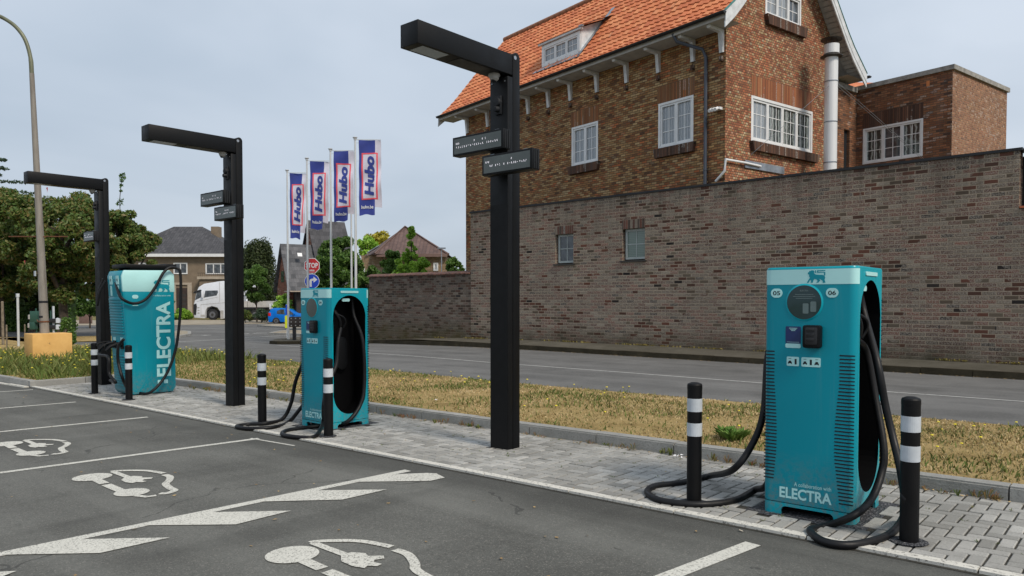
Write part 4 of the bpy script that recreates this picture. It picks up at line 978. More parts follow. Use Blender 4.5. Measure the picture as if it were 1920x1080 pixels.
light_pole(-5.55, 'nearest black light pole, its two displays in front of the brick house', TB, 1)
light_pole(-11.5, 'black light pole with two displays, just right of the tall charger', TB, 5)
light_pole(-17.0, 'black light pole with a single small display, just left of the tall charger', [(-.2, .37, 3.03, 3.24)], 9)

# ================================================================== WALLS
def wallface(mb, W_, H_, holes, z0=0, depth=.14, top=None, rev=True, o=Vector((0, 0, 0)), u=Vector((1, 0, 0)), n=Vector((0, 1, 0))):
    """rectangular wall face (u, z) with openings and reveals running inwards along n"""
    us = sorted({0, W_}|{h[0] for h in holes}|{h[2] for h in holes}); zs = sorted({z0, H_}|{h[1] for h in holes}|{h[3] for h in holes})
    P = lambda a, z, d=0: tuple(o+u*a+n*d+Vector((0, 0, z)))
    for i in range(len(us)-1):
        for j in range(len(zs)-1):
            ca, cz = (us[i]+us[i+1])/2, (zs[j]+zs[j+1])/2
            if any(h[0] < ca < h[2] and h[1] < cz < h[3] for h in holes): continue
            q = [(us[i], zs[j]), (us[i+1], zs[j]), (us[i+1], zs[j+1]), (us[i], zs[j+1])]
            mb.face([P(*p) for p in q], q)
    for a0, b0, a1, b1 in holes:
        for (p, q) in (((a0, b0), (a0, b1)), ((a0, b1), (a1, b1)), ((a1, b1), (a1, b0)), ((a1, b0), (a0, b0))):
            uv = [(p[0], p[1]), (q[0], q[1]), (q[0]+(depth if p[0] == q[0] else 0), q[1]+(depth if p[1] == q[1] else 0)), (p[0]+(depth if p[0] == q[0] else 0), p[1]+(depth if p[1] == q[1] else 0))]
            mb.face([P(*p), P(*q), P(*q, depth), P(*p, depth)], uv)
def window(parent, o, u, n, w, h, sashes, mun, glass, fr=.055, sash=.05, name='window', mdark=False, proud=.03, mull=None, mat=None):
    """white framed window; o = lower left corner on the outer face, u along, n inwards"""
    o, u, n = Vector(o), Vector(u).normalized(), Vector(n).normalized(); z = Vector((0, 0, 1))
    mb = MB()
    def bar(a0, b0, a1, b1, d0, d1):
        mb.prism([(a0, b0), (a1, b0), (a1, b1), (a0, b1)], o+n*d1, u, z, -n, d1-d0)
    bar(0, 0, w, fr, -proud, .05); bar(0, h-fr, w, h, -proud, .05); bar(0, fr, fr, h-fr, -proud, .05); bar(w-fr, fr, w, h-fr, -proud, .05)
    tot = sum(sashes); a = fr; iw = w-2*fr
    cells = []
    for i, s_ in enumerate(sashes):
        ww = iw*s_/tot; a0, a1 = a+.004, a+ww-.004; b0, b1 = fr+.003, h-fr-.003
        bar(a0, b0, a1, b0+sash, -proud*.5, .045); bar(a0, b1-sash, a1, b1, -proud*.5, .045); bar(a0, b0+sash, a0+sash, b1-sash, -proud*.5, .045); bar(a1-sash, b0+sash, a1, b1-sash, -proud*.5, .045)
        c = (a0+sash, b0+sash, a1-sash, b1-sash); nc, nr = mun[i] if isinstance(mun, list) else mun
        for k in range(1, nc): x = c[0]+(c[2]-c[0])*k/nc; bar(x-.011, c[1], x+.011, c[3], .012, .03)
        for k in range(1, nr): y = c[1]+(c[3]-c[1])*k/nr; bar(c[0], y-.011, c[2], y+.011, .0125, .031)
        cells.append(c); a += ww
    wobj = mb.build(name, mat or M_white, parent)
    for i, c in enumerate(cells):
        g = glass[i] if isinstance(glass, list) else glass; m2 = MB()
        m2.face([tuple(o+n*.024+u*x+z*y) for x, y in ((c[0], c[1]), (c[2], c[1]), (c[2], c[3]), (c[0], c[3]))], [(c[0]+i*1.3, c[1]), (c[2]+i*1.3, c[1]), (c[2]+i*1.3, c[3]), (c[0]+i*1.3, c[3])])
        m2.build('pane', g, wobj)
    return wobj
X1, Y1, Z1 = Vector((1, 0, 0)), Vector((0, 1, 0)), Vector((0, 0, 1))
# ---- long boundary wall, local x runs along it, origin at its right end
t = empty('boundary_wall', (-2.41, 19.245, 0), R(-2), label='long high grey-brown brick wall along the pavement, with small windows and black coping', cat='wall')
LW, UH = 17.0, 4.79
hs = [(LW-15.36, 2.77, LW-14.66, 3.76), (LW-12.93+0, 2.77, LW-12.16, 3.76), (LW-10.24, 2.79, LW-9.42, 3.77)]
hs[0] = (1.66, 2.79, 2.4, 3.7)
mb = MB(); wallface(mb, LW, UH, hs, -.5, .16, o=Vector((-LW, 0, 0)))
mb.face([(-LW, 0, -.5), (-LW, 0, UH), (-LW, .35, UH), (-LW, .35, -.5)]); mb.face([(0, 0, 3.6), (0, .35, 3.6), (0, .35, UH), (0, 0, UH)])
mb.face([(-LW, 0, UH), (0, 0, UH), (0, .35, UH), (-LW, .35, UH)]); mb.face([(-LW, .35, -.5), (-LW, .35, UH), (0, .35, UH), (0, .35, -.5)])
mb.face([(0, 0, -.5), (7, 0, -.5), (7, 0, 3.55), (0, 0, 3.55)], [(17, -.5), (24, -.5), (24, 3.55), (17, 3.55)]); mb.face([(0, 0, 3.55), (7, 0, 3.55), (7, .35, 3.55), (0, .35, 3.55)])
mb.build('wall', M_wall, t)
mb = MB(); mb.box(-LW-.03, -.035, UH+.002, .05, .4, UH+.062); mb.box(.05, .05, UH-.05, 1.5, 1.2, UH+.03); mb.build('coping', M_gutter, t)
for i, h in enumerate(hs):
    wx = h[0]-LW
    mb = MB(); mb.prism([(0, 0), (h[2]-h[0], 0), (h[2]-h[0], .27), (0, .27)], (wx, -.003, h[3]+.003), X1, Z1, -Y1, .004)
    mb.uv = [(p[0], (p[2]-h[3])+.02) for p in mb.v]; mb.build('lintel', M_soldierw, t)
    wo = window(t, (wx+.05, .12, h[1]+.05), X1, Y1, h[2]-h[0]-.05, h[3]-h[1]-.06, [1], (2, 2), M_gpane if i == 2 else M_dpane, .032, .028, proud=.01, mat=M_winw)
    mb = MB(); mb.box(wx-.06, -.05, h[1]-.035, wx+h[2]-h[0]+.06, .12, h[1]+.012); mb.build('sill', M_darkm, wo)
mb = MB(); mb.box(.02, -.06, 3.56, 7, .2, 3.6); mb.build('sill_slab', plain('terracotta_sill', (.5, .13, .05), .6), t)
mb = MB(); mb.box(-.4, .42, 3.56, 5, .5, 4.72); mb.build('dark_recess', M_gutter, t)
# weep slots
mb = MB()
for k in range(15): mb.box(-16+k*1.108+.1, -.002, .94+.0, -16+k*1.108+.118, .01, 1.02)
mb.build('weep_slots', M_slot, t)
t = empty('low_wall', (-19.41, 19.838, 0), R(-2), label='lower weathered brick wall with red tile coping, running left from the high wall', cat='wall')
mb = MB(); mb.box(-6.3, .01, -.6, -.004, .34, 2.56); mb.build('wall', M_lowwall, t)
mb = MB(); n = 26
for k in range(n):
    xa = -6.36+6.34*k/n; xb = xa+6.34/n-.01; j = random.uniform(-.006, .006)
    mb.prism([(-.07, 2.56+j), (.42, 2.56+j), (.2, 2.69+j), (.15, 2.69+j), (-.07, 2.60+j)], (xa, 0, 0), Y1, Z1, X1, xb-xa)
mb.build('coping', M_coping, t)

# ================================================================== BRICK HOUSE
TH = R(11.5); HC = Vector((-9.634, 20.317, 0)); hm = Vector((math.cos(TH), -math.sin(TH), 0)); hn = Vector((math.sin(TH), math.cos(TH), 0))
def Fp(px, py, b): p0 = HC+hn*b; q = RPL(px, py, p0, hn); return (q-HC).dot(hm), q.z
def Gp(px, py, a): p0 = HC+hm*a; q = RPL(px, py, p0, hm); return (q-HC).dot(hn), q.z
H = empty('brick_house', HC, -TH, label='tall brick house with steep orange pantile roof, dormer and white eaves brackets behind the wall', cat='house')
LH, WH, RC = 13.4, 5.75, 2.87
EZ = 9.16
w1a, w1b_ = Fp(1071, 241, 0), Fp(1123, 306, 0); w2a, w2b = Fp(1234, 197, 0), Fp(1301, 268, 0)
def hole(a, b): return [min(a[0], b[0]), min(a[1], b[1]), max(a[0], b[0]), max(a[1], b[1])]
HW_ = [[-6.6, 6.35, -5.25, 7.74], [-2.53, 6.33, -1.15, 7.74], [-11.2, 6.35, -9.85, 7.74]]
mb = MB(); wallface(mb, LH, 9.4, [(h[0]+LH, h[1], h[2]+LH, h[3]) for h in HW_], -.3, .1, o=Vector((-LH, 0, 0)))
mb.face([(-LH, WH, -.3), (-LH, 0, -.3), (-LH, 0, 9.4), (-LH, WH, 9.4)])
mb.face([(0, WH, -.3), (-LH, WH, -.3), (-LH, WH, 9.4), (0, WH, 9.4)])
mb.build('wall', M_house, H)
GW = [[1.23, 6.32, 4.53, 7.68], [1.89, 10.2, 3.8, 11.1]]
PROF = [(0, 13.55), (.9, 12.55), (1.7, 11.62), (2.3, 10.88), (2.8, 10.28), (3.2, 9.86), (3.62, 9.5)]      # half roof: distance from the ridge, height
def rz_(s):
    s = abs(s)
    for (a, za), (b, zb) in zip(PROF, PROF[1:]):
        if s <= b: return za+(zb-za)*(s-a)/(b-a)
    (a, za), (b, zb) = PROF[-2:]; return za+(zb-za)*(s-a)/(b-a)
mb = MB(); wallface(mb, WH, 9.4, [tuple(GW[0])], -.3, .1, u=Y1, n=-X1)
bs = sorted({0, WH, GW[1][0], GW[1][2], RC}|{RC+s*p[0] for p in PROF for s in (-1, 1) if 0 < RC+s*p[0] < WH})
for a, b in zip(bs, bs[1:]):
    za, zb = rz_(a-RC)-.1, rz_(b-RC)-.1; h = GW[1]
    segs = [((9.4, 9.4), (za, zb))] if not (h[0] <= (a+b)/2 <= h[2]) else [((9.4, 9.4), (h[1], h[1])), ((h[3], h[3]), (za, zb))]
    for lo, hi in segs: mb.face([(0, a, lo[0]), (0, b, lo[1]), (0, b, hi[1]), (0, a, hi[0])], [(a, lo[0]), (b, lo[1]), (b, hi[1]), (a, hi[0])])
mb.build('gable_wall', M_gable, H)
mb = MB(); bs2 = [b for b in bs]
mb.face([(-LH, a, 9.4 if a in (0, WH) else rz_(a-RC)-.1) for a in [WH]+[x for x in bs2[::-1] if 0 < x < WH]+[0]]); mb.build('far_gable', M_house, H)
# storey divider and corner
# windows of the long side and gable
for i, h in enumerate(HW_):
    wo = window(H, (h[0], .045, h[1]), X1, Y1, h[2]-h[0], h[3]-h[1], [1, 1], (2, 3), M_net, .07, .055, proud=.05)
    mb = MB(); w = h[2]-h[0]; mb.prism([(-.12, 0), (w+.12, 0), (w+.06, -.28), (-.06, -.28)], (h[0], -.12, h[1]-.005), X1, Z1, Y1, .14); mb.uv = [(p[0], p[2]-h[1]+.4) for p in mb.v]
    mb.build('sill', M_soldierd, wo)
    mb = MB(); w = h[2]-h[0]; mb.prism([(-.04, 0), (w+.04, 0), (w+.04, .55), (-.04, .55)], (h[0], -.004, h[3]+.003), X1, Z1, Y1, .005); mb.uv = [(p[0], p[2]-h[3]+.02) for p in mb.v]
    mb.build('lintel', M_soldierh, wo)
h = GW[0]; wo = window(H, (-.045, h[0], h[1]), Y1, -X1, h[2]-h[0], h[3]-h[1], [1, 1, 1, 1], (3, 3), [M_net, M_drape, M_drape, M_drape], .08, .06, proud=.05)
mb = MB(); w = h[2]-h[0]; mb.prism([(-.08, 0), (w+.25, 0), (w+.15, -.27), (.0, -.27)], (.13, h[0], h[1]-.005), Y1, Z1, -X1, .14); mb.uv = [(p[1], p[2]-h[1]+.4) for p in mb.v]; mb.build('sill', M_soldierd, wo)
mb = MB(); mb.prism([(0, 0), (w, 0), (w, .62), (0, .62)], (.004, h[0], h[3]+.003), Y1, Z1, -X1, .005); mb.uv = [(p[1], p[2]-h[3]+.02) for p in mb.v]; mb.build('lintel', M_soldier, wo)
h = GW[1]; wo = window(H, (-.045, h[0], h[1]), Y1, -X1, h[2]-h[0], h[3]-h[1], [1, 1, 1], (2, 2), [M_net, M_net, M_dpane], .07, .05, proud=.05)
mb = MB(); w = h[2]-h[0]; mb.prism([(-.06, 0), (w+.2, 0), (w+.12, -.3), (.02, -.3)], (.13, h[0], h[1]-.005), Y1, Z1, -X1, .14); mb.uv = [(p[1], p[2]-h[1]+.4) for p in mb.v]; mb.build('sill', M_soldierd, wo)
# pantile roof, real waves and steps
def slope(a0, a1, sgn, name, parent, s_max=3.62, s_min=0):
    pts = []; L_ = 0; N = 80
    ss = [s_max+(s_min-s_max)*i/N for i in range(N+1)]; acc = [0]
    for a, b in zip(ss, ss[1:]): acc.append(acc[-1]+math.hypot(b-a, rz_(b)-rz_(a)))
    def at(t):
        t = max(0, min(acc[-1], t)); import bisect
        i = min(N-1, max(0, bisect.bisect_right(acc, t)-1)); f = (t-acc[i])/(acc[i+1]-acc[i]); s_ = ss[i]+(ss[i+1]-ss[i])*f
        e = .01; g = (rz_(s_+e)-rz_(s_-e))/(2*e) if s_ > e else -1.1; n = Vector((0, -g, 1)).normalized(); return s_, rz_(s_), n
    tw, th = .235, .3; nc = int((a1-a0)/tw); tw = (a1-a0)/nc; nr = round(acc[-1]/th); th = acc[-1]/nr; K = 6
    v, f, uv = [], [], []
    for r in range(nr):
        for e in (0, 1):
            t = (r+e)*th; s_, z, n = at(t); lift = .042 if e == 0 else .008
            for c in range(nc*K+1):
                u = c/K; fr = u-math.floor(u); wv = .017*math.sin(2*math.pi*fr)+.01*math.sin(4*math.pi*fr); j = .008*math.sin(r*12.9+math.floor(u)*78.2)
                p = Vector((a0+u*tw, -s_, z))+Vector((0, n.y*-1 if False else n.y, n.z))*0
                y = RC+sgn*s_+sgn*n.y*(lift+wv+j); v.append((a0+u*tw, y, z+n.z*(lift+wv+j))); uv.append((u*.235, (r+(.02 if e == 0 else .98))*.3))
    row = nc*K+1; fu = []
    for r in range(nr):
        for c in range(nc*K):
            i = (2*r)*row+c; q = [i, i+1, i+row+1, i+row]; f.append(q if sgn < 0 else q[::-1])
            if r < nr-1: j = (2*r+1)*row+c; q = [j, j+1, j+row+1, j+row]; f.append(q if sgn < 0 else q[::-1])
    m = bpy.data.meshes.new(name); m.from_pydata(v, [], f); m.materials.append(M_tile); ul = m.uv_layers.new(name='UVMap')
    li = 0
    for p in m.polygons:
        for k, vi in zip(p.loop_indices, p.vertices): ul.data[k].uv = uv[vi]
        us = [uv[x][0] for x in p.vertices]; c = (min(us)+max(us))/2
        for k, vi in zip(p.loop_indices, p.vertices):
            ul.data[k].uv = (min(max(uv[vi][0], math.floor(c/.235)*.235+.001), math.ceil(c/.235)*.235-.001), min(uv[x][1] for x in p.vertices)+.01)
    m.polygons.foreach_set('use_smooth', [True]*len(m.polygons)); m.set_sharp_from_angle(angle=R(50))
    o = bpy.data.objects.new(name, m); COL.objects.link(o); o.parent = parent; return o
RA0, RA1 = -LH-1.0, .52
roofF = slope(RA0, RA1, -1, 'roof', H); roofB = slope(RA0, RA1, 1, 'roof', H, 4.03)
mb = MB(); k = RA0-.02
while k < RA1: mb.tube([(k, RC, 13.58), (k+.42, RC, 13.6)], [.13, .11], 10); k += .37
mb.build('ridge_tiles', tilemat('ridge_tile', .235, .3, [(0, (.22, .1, .05)), (1, (.4, .16, .08))], 0, lich=(.16, .15, .07)), H, smooth=R(40))
# deck below the tiles, soffits
PR_ = {-1: [p[0] for p in PROF], 1: [p[0] for p in PROF]+[4.03]}
mb = MB()
for sg in (-1, 1):
    ss = PR_[sg]
    for a, b in zip(ss, ss[1:]):
        q = [(RA0+.01, RC+sg*a, rz_(a)-.03), (RA1-.01, RC+sg*a, rz_(a)-.03), (RA1-.01, RC+sg*b, rz_(b)-.03), (RA0+.01, RC+sg*b, rz_(b)-.03)]; mb.face(q)
mb.build('roof_deck', M_grey, H)
# gable overhang: boarded soffit and bargeboards
for e0, e1 in ((.006, RA1-.02), (RA0+.02, -LH-.006)):
    for sg in (-1, 1):
        mb = MB(); ss = [0]+[.12*k for k in range(1, 31)]+[3.62]+([3.74, 3.86, 3.98, 4.03] if sg > 0 else [])
        for a, b in zip(ss, ss[1:]): mb.face([(e0, RC+sg*a, rz_(a)-.13), (e1, RC+sg*a, rz_(a)-.13), (e1, RC+sg*(b-.012), rz_(b-.012)-.13), (e0, RC+sg*(b-.012), rz_(b-.012)-.13)])
        mb.build('verge_soffit', M_grey, H)
for ex in (RA1+.0, RA0-.03):
    for sg in (-1, 1):
        mb = MB(); ss = PR_[sg]
        for a, b in zip(ss, ss[1:]):
            for (o0, o1, x0, x1) in ((.07, -.24, 0, .03), (-.235, -.40, -.02, .018)):
                P = [(RC+sg*a, rz_(a)+o0), (RC+sg*b, rz_(b)+o0), (RC+sg*b, rz_(b)+o1), (RC+sg*a, rz_(a)+o1)]
                mb.prism(P, (ex+x0, 0, 0), Y1, Z1, X1, x1-x0)
        mb.build('bargeboard', M_whitew, H)
mb = MB()
for sg in (-1, 1):
    for a, b, za, zb in [(a, b, rz_(a), rz_(b)) for a, b in zip(PR_[sg], PR_[sg][1:])]: mb.prism([(RC+sg*a, za+.075), (RC+sg*b, zb+.075), (RC+sg*b, zb+.055), (RC+sg*a, za+.055)], (RA1-.05, 0, 0), Y1, Z1, X1, .1)
mb.build('verge_trim', plain('green_verge_trim', (.03, .2, .17), .5) , H)
# eaves: soffit, gutter, brackets
yE = RC-3.62
mb = MB(); mb.face([(RA0+.02, yE+.03, 9.37), (RA1-.02, yE+.03, 9.37), (RA1-.02, 0, 9.37), (RA0+.02, 0, 9.37)][::-1]); mb.face([(RA0+.02, WH, 8.98), (RA1-.02, WH, 8.98), (RA1-.02, RC+3.98, 8.98), (RA0+.02, RC+3.98, 8.98)][::-1])
mb.box(RA0+.02, yE+.0, 9.36, RA1-.02, yE+.03, 9.5); mb.build('eaves_soffit', M_grey, H)
for sg in (-1, 1):
    mb = MB(); yc = RC+(4.22 if sg > 0 else -3.69); gzz = 9.17 if sg > 0 else 9.52
    pr = [(.075*math.cos(R(180+18*k)), .075*math.sin(R(180+18*k))) for k in range(11)]
    for (a, b), (c, d) in zip(pr, pr[1:]): mb.face([(RA0, yc+a, gzz+b), (RA1+.05, yc+a, gzz+b), (RA1+.05, yc+c, gzz+d), (RA0, yc+c, gzz+d)]); mb.face([(RA0, yc+a*.92, gzz+b*.92), (RA1+.05, yc+a*.92, gzz+b*.92), (RA1+.05, yc+c*.92, gzz+d*.92), (RA0, yc+c*.92, gzz+d*.92)][::-1])
    mb.face([(RA1+.05, yc+a, gzz+b) for a, b in pr]); mb.build('gutter', M_gutter, H, smooth=R(40))
for px in (875.6, 914, 951, 990, 1028, 1069, 1118.6, 1174, 1233.5, 1298, 1352):
    a = Fp(px, 200, -.05)[0]; a = min(a, -.12); mb = MB()
    mb.prism([(0, 9.36), (0, 8.72), (-.075, 8.70), (-.135, 9.22), (-.14, 9.26), (yE+.12, 9.29), (yE+.08, 9.36)], (a-.06, 0, 0), Y1, Z1, X1, .12)
    br = mb.build('eaves_bracket', M_whitew, H)
    mb = MB(); mb.box(a-.045, -.11, 8.46, a+.045, -.002, 8.6); mb.build('bracket_stone', M_soldierd, br)
# dormer
d0, d1 = Fp(1037, 122, .08), Fp(1106, 100, .08); dz0, dz1 = 10.28, 11.22; DA0, DA1, DB = -8.4, -6.25, .12
dm = MB(); dm.cur = 0
dm.face([(DA1, DB, dz0-.2), (DA1, DB+1.33, dz1+.6), (DA1, DB, dz1)][::-1]); dorm = dm.build('dormer', M_whitew, H); MB().face([(DA0, DB, dz0-.2), (DA0, DB+1.33, dz1+.6), (DA0, DB, dz1)]).build('cheek', M_whitew, dorm)
window(H, (DA0+.02, DB, dz0+.05), X1, Y1, DA1-DA0-.04, dz1-dz0-.16, [1, 1, 1], (2, 2), M_net, .12, .05, name='dormer_window', proud=.04)
mb = MB(); mb.prism([(-.12, 0), (DA1-DA0+.12, 0), (DA1-DA0+.12, .09), (-.12, .09)], (DA0, DB-.12, dz1-.09), X1, Z1, Y1, .1); mb.build('fascia', M_whitew, dorm)
mb = MB(); mb.face([(DA0-.15, DB-.14, dz1+.0), (DA1+.15, DB-.14, dz1+.0), (DA1+.15, DB+1.35, dz1+.62), (DA0-.15, DB+1.35, dz1+.62)]); mb.face([(DA0-.15, DB-.14, dz1-.025), (DA1+.15, DB-.14, dz1-.025), (DA1+.15, DB-.14, dz1), (DA0-.15, DB-.14, dz1)]); mb.build('dormer_roof', M_tile, dorm)
mb = MB(); mb.box(DA1+.02, DB-.15, dz1-.02, DA1+.2, DB-.05, dz1+.03)
mb.face([(DA1+.02, DB-.15, dz1+.025), (DA1+.22, DB-.15, dz1+.025), (DA1+.5, DB+1.35, dz1+.66), (DA1+.02, DB+1.35, dz1+.66)])
mb.face([(DA0-.25, DB-.3, rz_(RC-DB+.3)+.085), (DA1+.2, DB-.3, rz_(RC-DB+.3)+.085), (DA1+.12, DB+.02, dz0+.0+.09), (DA0-.15, DB+.02, dz0+.09)])
mb.face([(DA1-.01, DB-.2, rz_(RC-DB+.2)+.09), (DA1+.16, DB-.2, rz_(RC-DB+.2)+.09), (DA1+.2, DB+1.5, rz_(RC-DB-1.5)+.1), (DA1, DB+1.5, rz_(RC-DB-1.5)+.1)])
mb.build('lead_flashing', M_zinc, dorm)
# downpipe on the long side near the corner, with bend at the eaves
a = Fp(1323, 200, -.08)[0]
mb = MB(); mb.tube([(a-.7, yE+.02, 9.44), (a-.62, yE+.1, 9.2), (a-.1, -.12, 8.95), (a, -.08, 8.7), (a, -.08, 8.4), (a, -.08, 4.5)], .05, 12); 
for zz in (8.2, 6.8, 5.4): mb.cyl((a, -.08, zz), (a, -.08, zz+.04), .062, n=12)
mb.build('downpipe', M_bluepipe, H, smooth=R(50))
mb = MB(); c = Vector((Fp(1338, 212, -.15)[0], -.14, 7.12))
for k, dx in enumerate((-.07, .03, .13)): mb.cyl(c+Vector((dx, 0, 0)), c+Vector((dx+.03, -.16, -.07)), .045, .05, 10)
mb.box(c.x-.1, c.y, c.z-.04, c.x+.2, c.y+.14, c.z+.03); mb.build('security_camera', M_white, H, smooth=R(40))
# white pipe above the wall
mb = MB(); p0 = Fp(1342, 340, -.1); q0 = Fp(1360, 320, -.1)
mb.tube([(p0[0], -.1, p0[1]), (q0[0]-.02, -.1, q0[1]), (.08, -.08, 5.62), (.09, .8, 5.62), (.09, 1.6, 5.6)], .036, 10); mb.build('waste_pipe', M_white, H, smooth=R(50))
mb = MB(); mb.box(.004, .9, 5.5, .05, 2.9, 5.72); mb.build('lead_flashing', M_zinc, H)
# stainless flue: own thing beside the gable
FP_ = RPL(1556.5, 310, HC+hm*.88, hm); fl = empty('flue_pipe', (FP_.x, FP_.y, 0), label='shiny stainless steel flue pipe with capped top standing against the gable', cat='flue')
zt = 10.0; rr = .195
mb = MB(); mb.lathe((0, 0, 0), [(rr, 4.3), (rr, zt-.9)], 28); mb.build('pipe', M_steel, fl, smooth=R(60))
mb = MB()
for zz in (5.85, 7.1, 8.35): mb.lathe((0, 0, zz), [(rr, 0), (rr+.012, .005), (rr+.012, .03), (rr, .035)], 28)
mb.build('joint_band', M_zinc, fl, smooth=R(40))
mb = MB(); mb.lathe((0, 0, zt-.9), [(rr, 0), (rr+.13, .03), (rr+.13, .05), (rr+.02, .1), (rr, .12)], 28); mb.build('cowl_skirt', M_darkm, fl, smooth=R(40)); mb = MB(); mb.lathe((0, 0, zt-.36), [(0, .09), (rr+.13, .03), (rr+.12, .01), (0, .0)], 28)
for k in range(4): an = R(90*k+20); mb.cyl((rr*.8*math.cos(an), rr*.8*math.sin(an), zt-.5), (rr*.8*math.cos(an), rr*.8*math.sin(an), zt-.33), .012, n=6)
mb.build('cowl_cap', M_darkm, fl, smooth=R(40))
mb = MB(); mb.lathe((0, 0, 0), [(rr+.03, zt-.78), (rr+.03, zt-.5), (rr-.02, zt-.48)], 28); mb.build('collar', M_steel, fl, smooth=R(60))
# extension
EB = 7.28; EA = 3.09
E_ = empty('flat_roofed_extension', HC, -TH, label='flat-roofed brick extension with a three-part white window, right of the gabled house', cat='building')
mb = MB(); wallface(mb, EA, 8.8, [(.24, 6.25, 2.22, 7.46)], -.3, .1, o=Vector((0, EB, 0))); mb.build('front_wall', M_ext, E_)
mb = MB(); wallface(mb, EB-WH-.002, 8.72, [(.72, 4.0, 1.1, 7.4)], -.3, .2, o=Vector((-.001, WH+.002, 0)), u=Y1, n=-X1); mb.build('link_wall', M_ext, E_)
mb = MB(); mb.face([(EA, EB, -.3), (EA, EB+4.3, -.3), (EA, EB+4.3, 8.8), (EA, EB, 8.8)], [(0, -.3), (4.3, -.3), (4.3, 8.8), (0, 8.8)]); mb.face([(EA, EB+4.3, -.3), (-3, EB+4.3, -.3), (-3, EB+4.3, 8.8), (EA, EB+4.3, 8.8)]); mb.build('side_wall', M_extside, E_)
mb = MB(); mb.box(-3, EB-.07, 8.805, EA+.07, EB+4.37, 8.95); mb.box(-.4, WH+.01, 8.725, .07, EB-.075, 8.9); mb.build('roof_coping', plain('concrete_coping', (.3, .29, .27), .85, var=.25, sc=5), E_)
window(E_, (.24, EB+.045, 6.25), X1, Y1, 1.98, 1.21, [1, 1, 1], (2, 3), [M_drape, M_dpane, M_drape], .06, .05, proud=.05)
mb = MB(); mb.prism([(0, 0), (1.98, 0), (1.98, .5), (0, .5)], (.24, EB-.004, 7.463), X1, Z1, Y1, .005); mb.uv = [(p[0], p[2]-7.45) for p in mb.v]; mb.build('lintel', M_soldierd, E_)
mb = MB(); mb.box(-.13, WH+.73, 4.0, -.1, WH+1.09, 7.39); mb.box(-.11, WH+.75, 4.0, -.06, WH+.8, 7.39); mb.build('narrow_window', M_slot, E_)
mb = MB(); mb.box(2.3, EB-.002, 8.45, 2.4, EB+.01, 8.62); mb.build('air_brick', plain('terracotta_vent', (.6, .2, .06), .7), E_)
mb = MB(); mb.box(-2.6, 8.6, 8.96, -.3, 10.6, 9.0); mb.build('roof_patch', M_grey, E_)
p = Vector((-1.2, 9.4, 9.0)); mb = MB(); mb.prism([(-1.6, 0), (1.8, 0), (.2, 1.15)], (-1.6, EB+.2, 8.96), Y1, Z1, X1, 1.9) if False else None
mb = MB(); mb.face([(-.9, EB+.1, 9.0), (1.1, EB+2.8, 9.0), (-.3, EB+3.4, 9.75), (-2.2, EB+.6, 9.75)]); mb.build('tiled_lean_to_roof', M_tile, E_)
# stay wires running from the flue
def wires(name, lb, L_):
    mb = MB()
    for a, b in L_: mb.cyl(a, b, .006, n=5)
    mb.build(name, M_zinc, label=lb, cat='wire')
ft = Vector((FP_.x, FP_.y, 8.2))
wires('stay_wires', 'thin steel stay wires running from the flue down across the house windows', [(ft+Vector((0, -.2, 0)), RPL(1408, 290, HC+hm*.12, hm)), (ft+Vector((.2, 0, 0)), RPL(1728, 297, HC+hn*(EB-.1), hn)), (ft+Vector((.2, 0, .1)), RPL(1735, 300, HC+hn*(EB-.1), hn))])

# ================================================================== TREES
import numpy as np
def leaves(centers, radii, n_per, size, rng, squash=1.0, up=0.0, aspect=.55):
    V = []; 
    for (c, r, n) in zip(centers, radii, n_per):
        d = rng.normal(size=(n, 3)); d /= np.linalg.norm(d, axis=1)[:, None]; rad = r*rng.uniform(.35, 1, (n, 1))**.6
        p = c+d*rad*np.array([1, 1, squash])
        nrm = d*.5+rng.normal(size=(n, 3))*.7; nrm[:, 2] += up; nrm /= np.linalg.norm(nrm, axis=1)[:, None]
        a = np.cross(nrm, rng.normal(size=(n, 3))); a /= np.linalg.norm(a, axis=1)[:, None]; b = np.cross(nrm, a)
        s = size*rng.uniform(.6, 1.3, (n, 1)); a = a*s; b = b*s*aspect
        V.append(np.stack([p-a, p-b*.9+a*.1, p+a, p+b*.9+a*.1], 1))
    return np.concatenate(V).reshape(-1, 3)
def leafmesh(name, V, mat, parent=None, **k):
    n = len(V)//4; m = bpy.data.meshes.new(name); m.vertices.add(len(V)); m.vertices.foreach_set('co', V.astype('f').ravel())
    m.loops.add(n*4); m.loops.foreach_set('vertex_index', np.arange(n*4, dtype='i')); m.polygons.add(n); m.polygons.foreach_set('loop_start', np.arange(n, dtype='i')*4)
    m.update(calc_edges=True); m.materials.append(mat); o = bpy.data.objects.new(name, m); COL.objects.link(o)
    if parent: o.parent = parent
    return tag(o, **k)
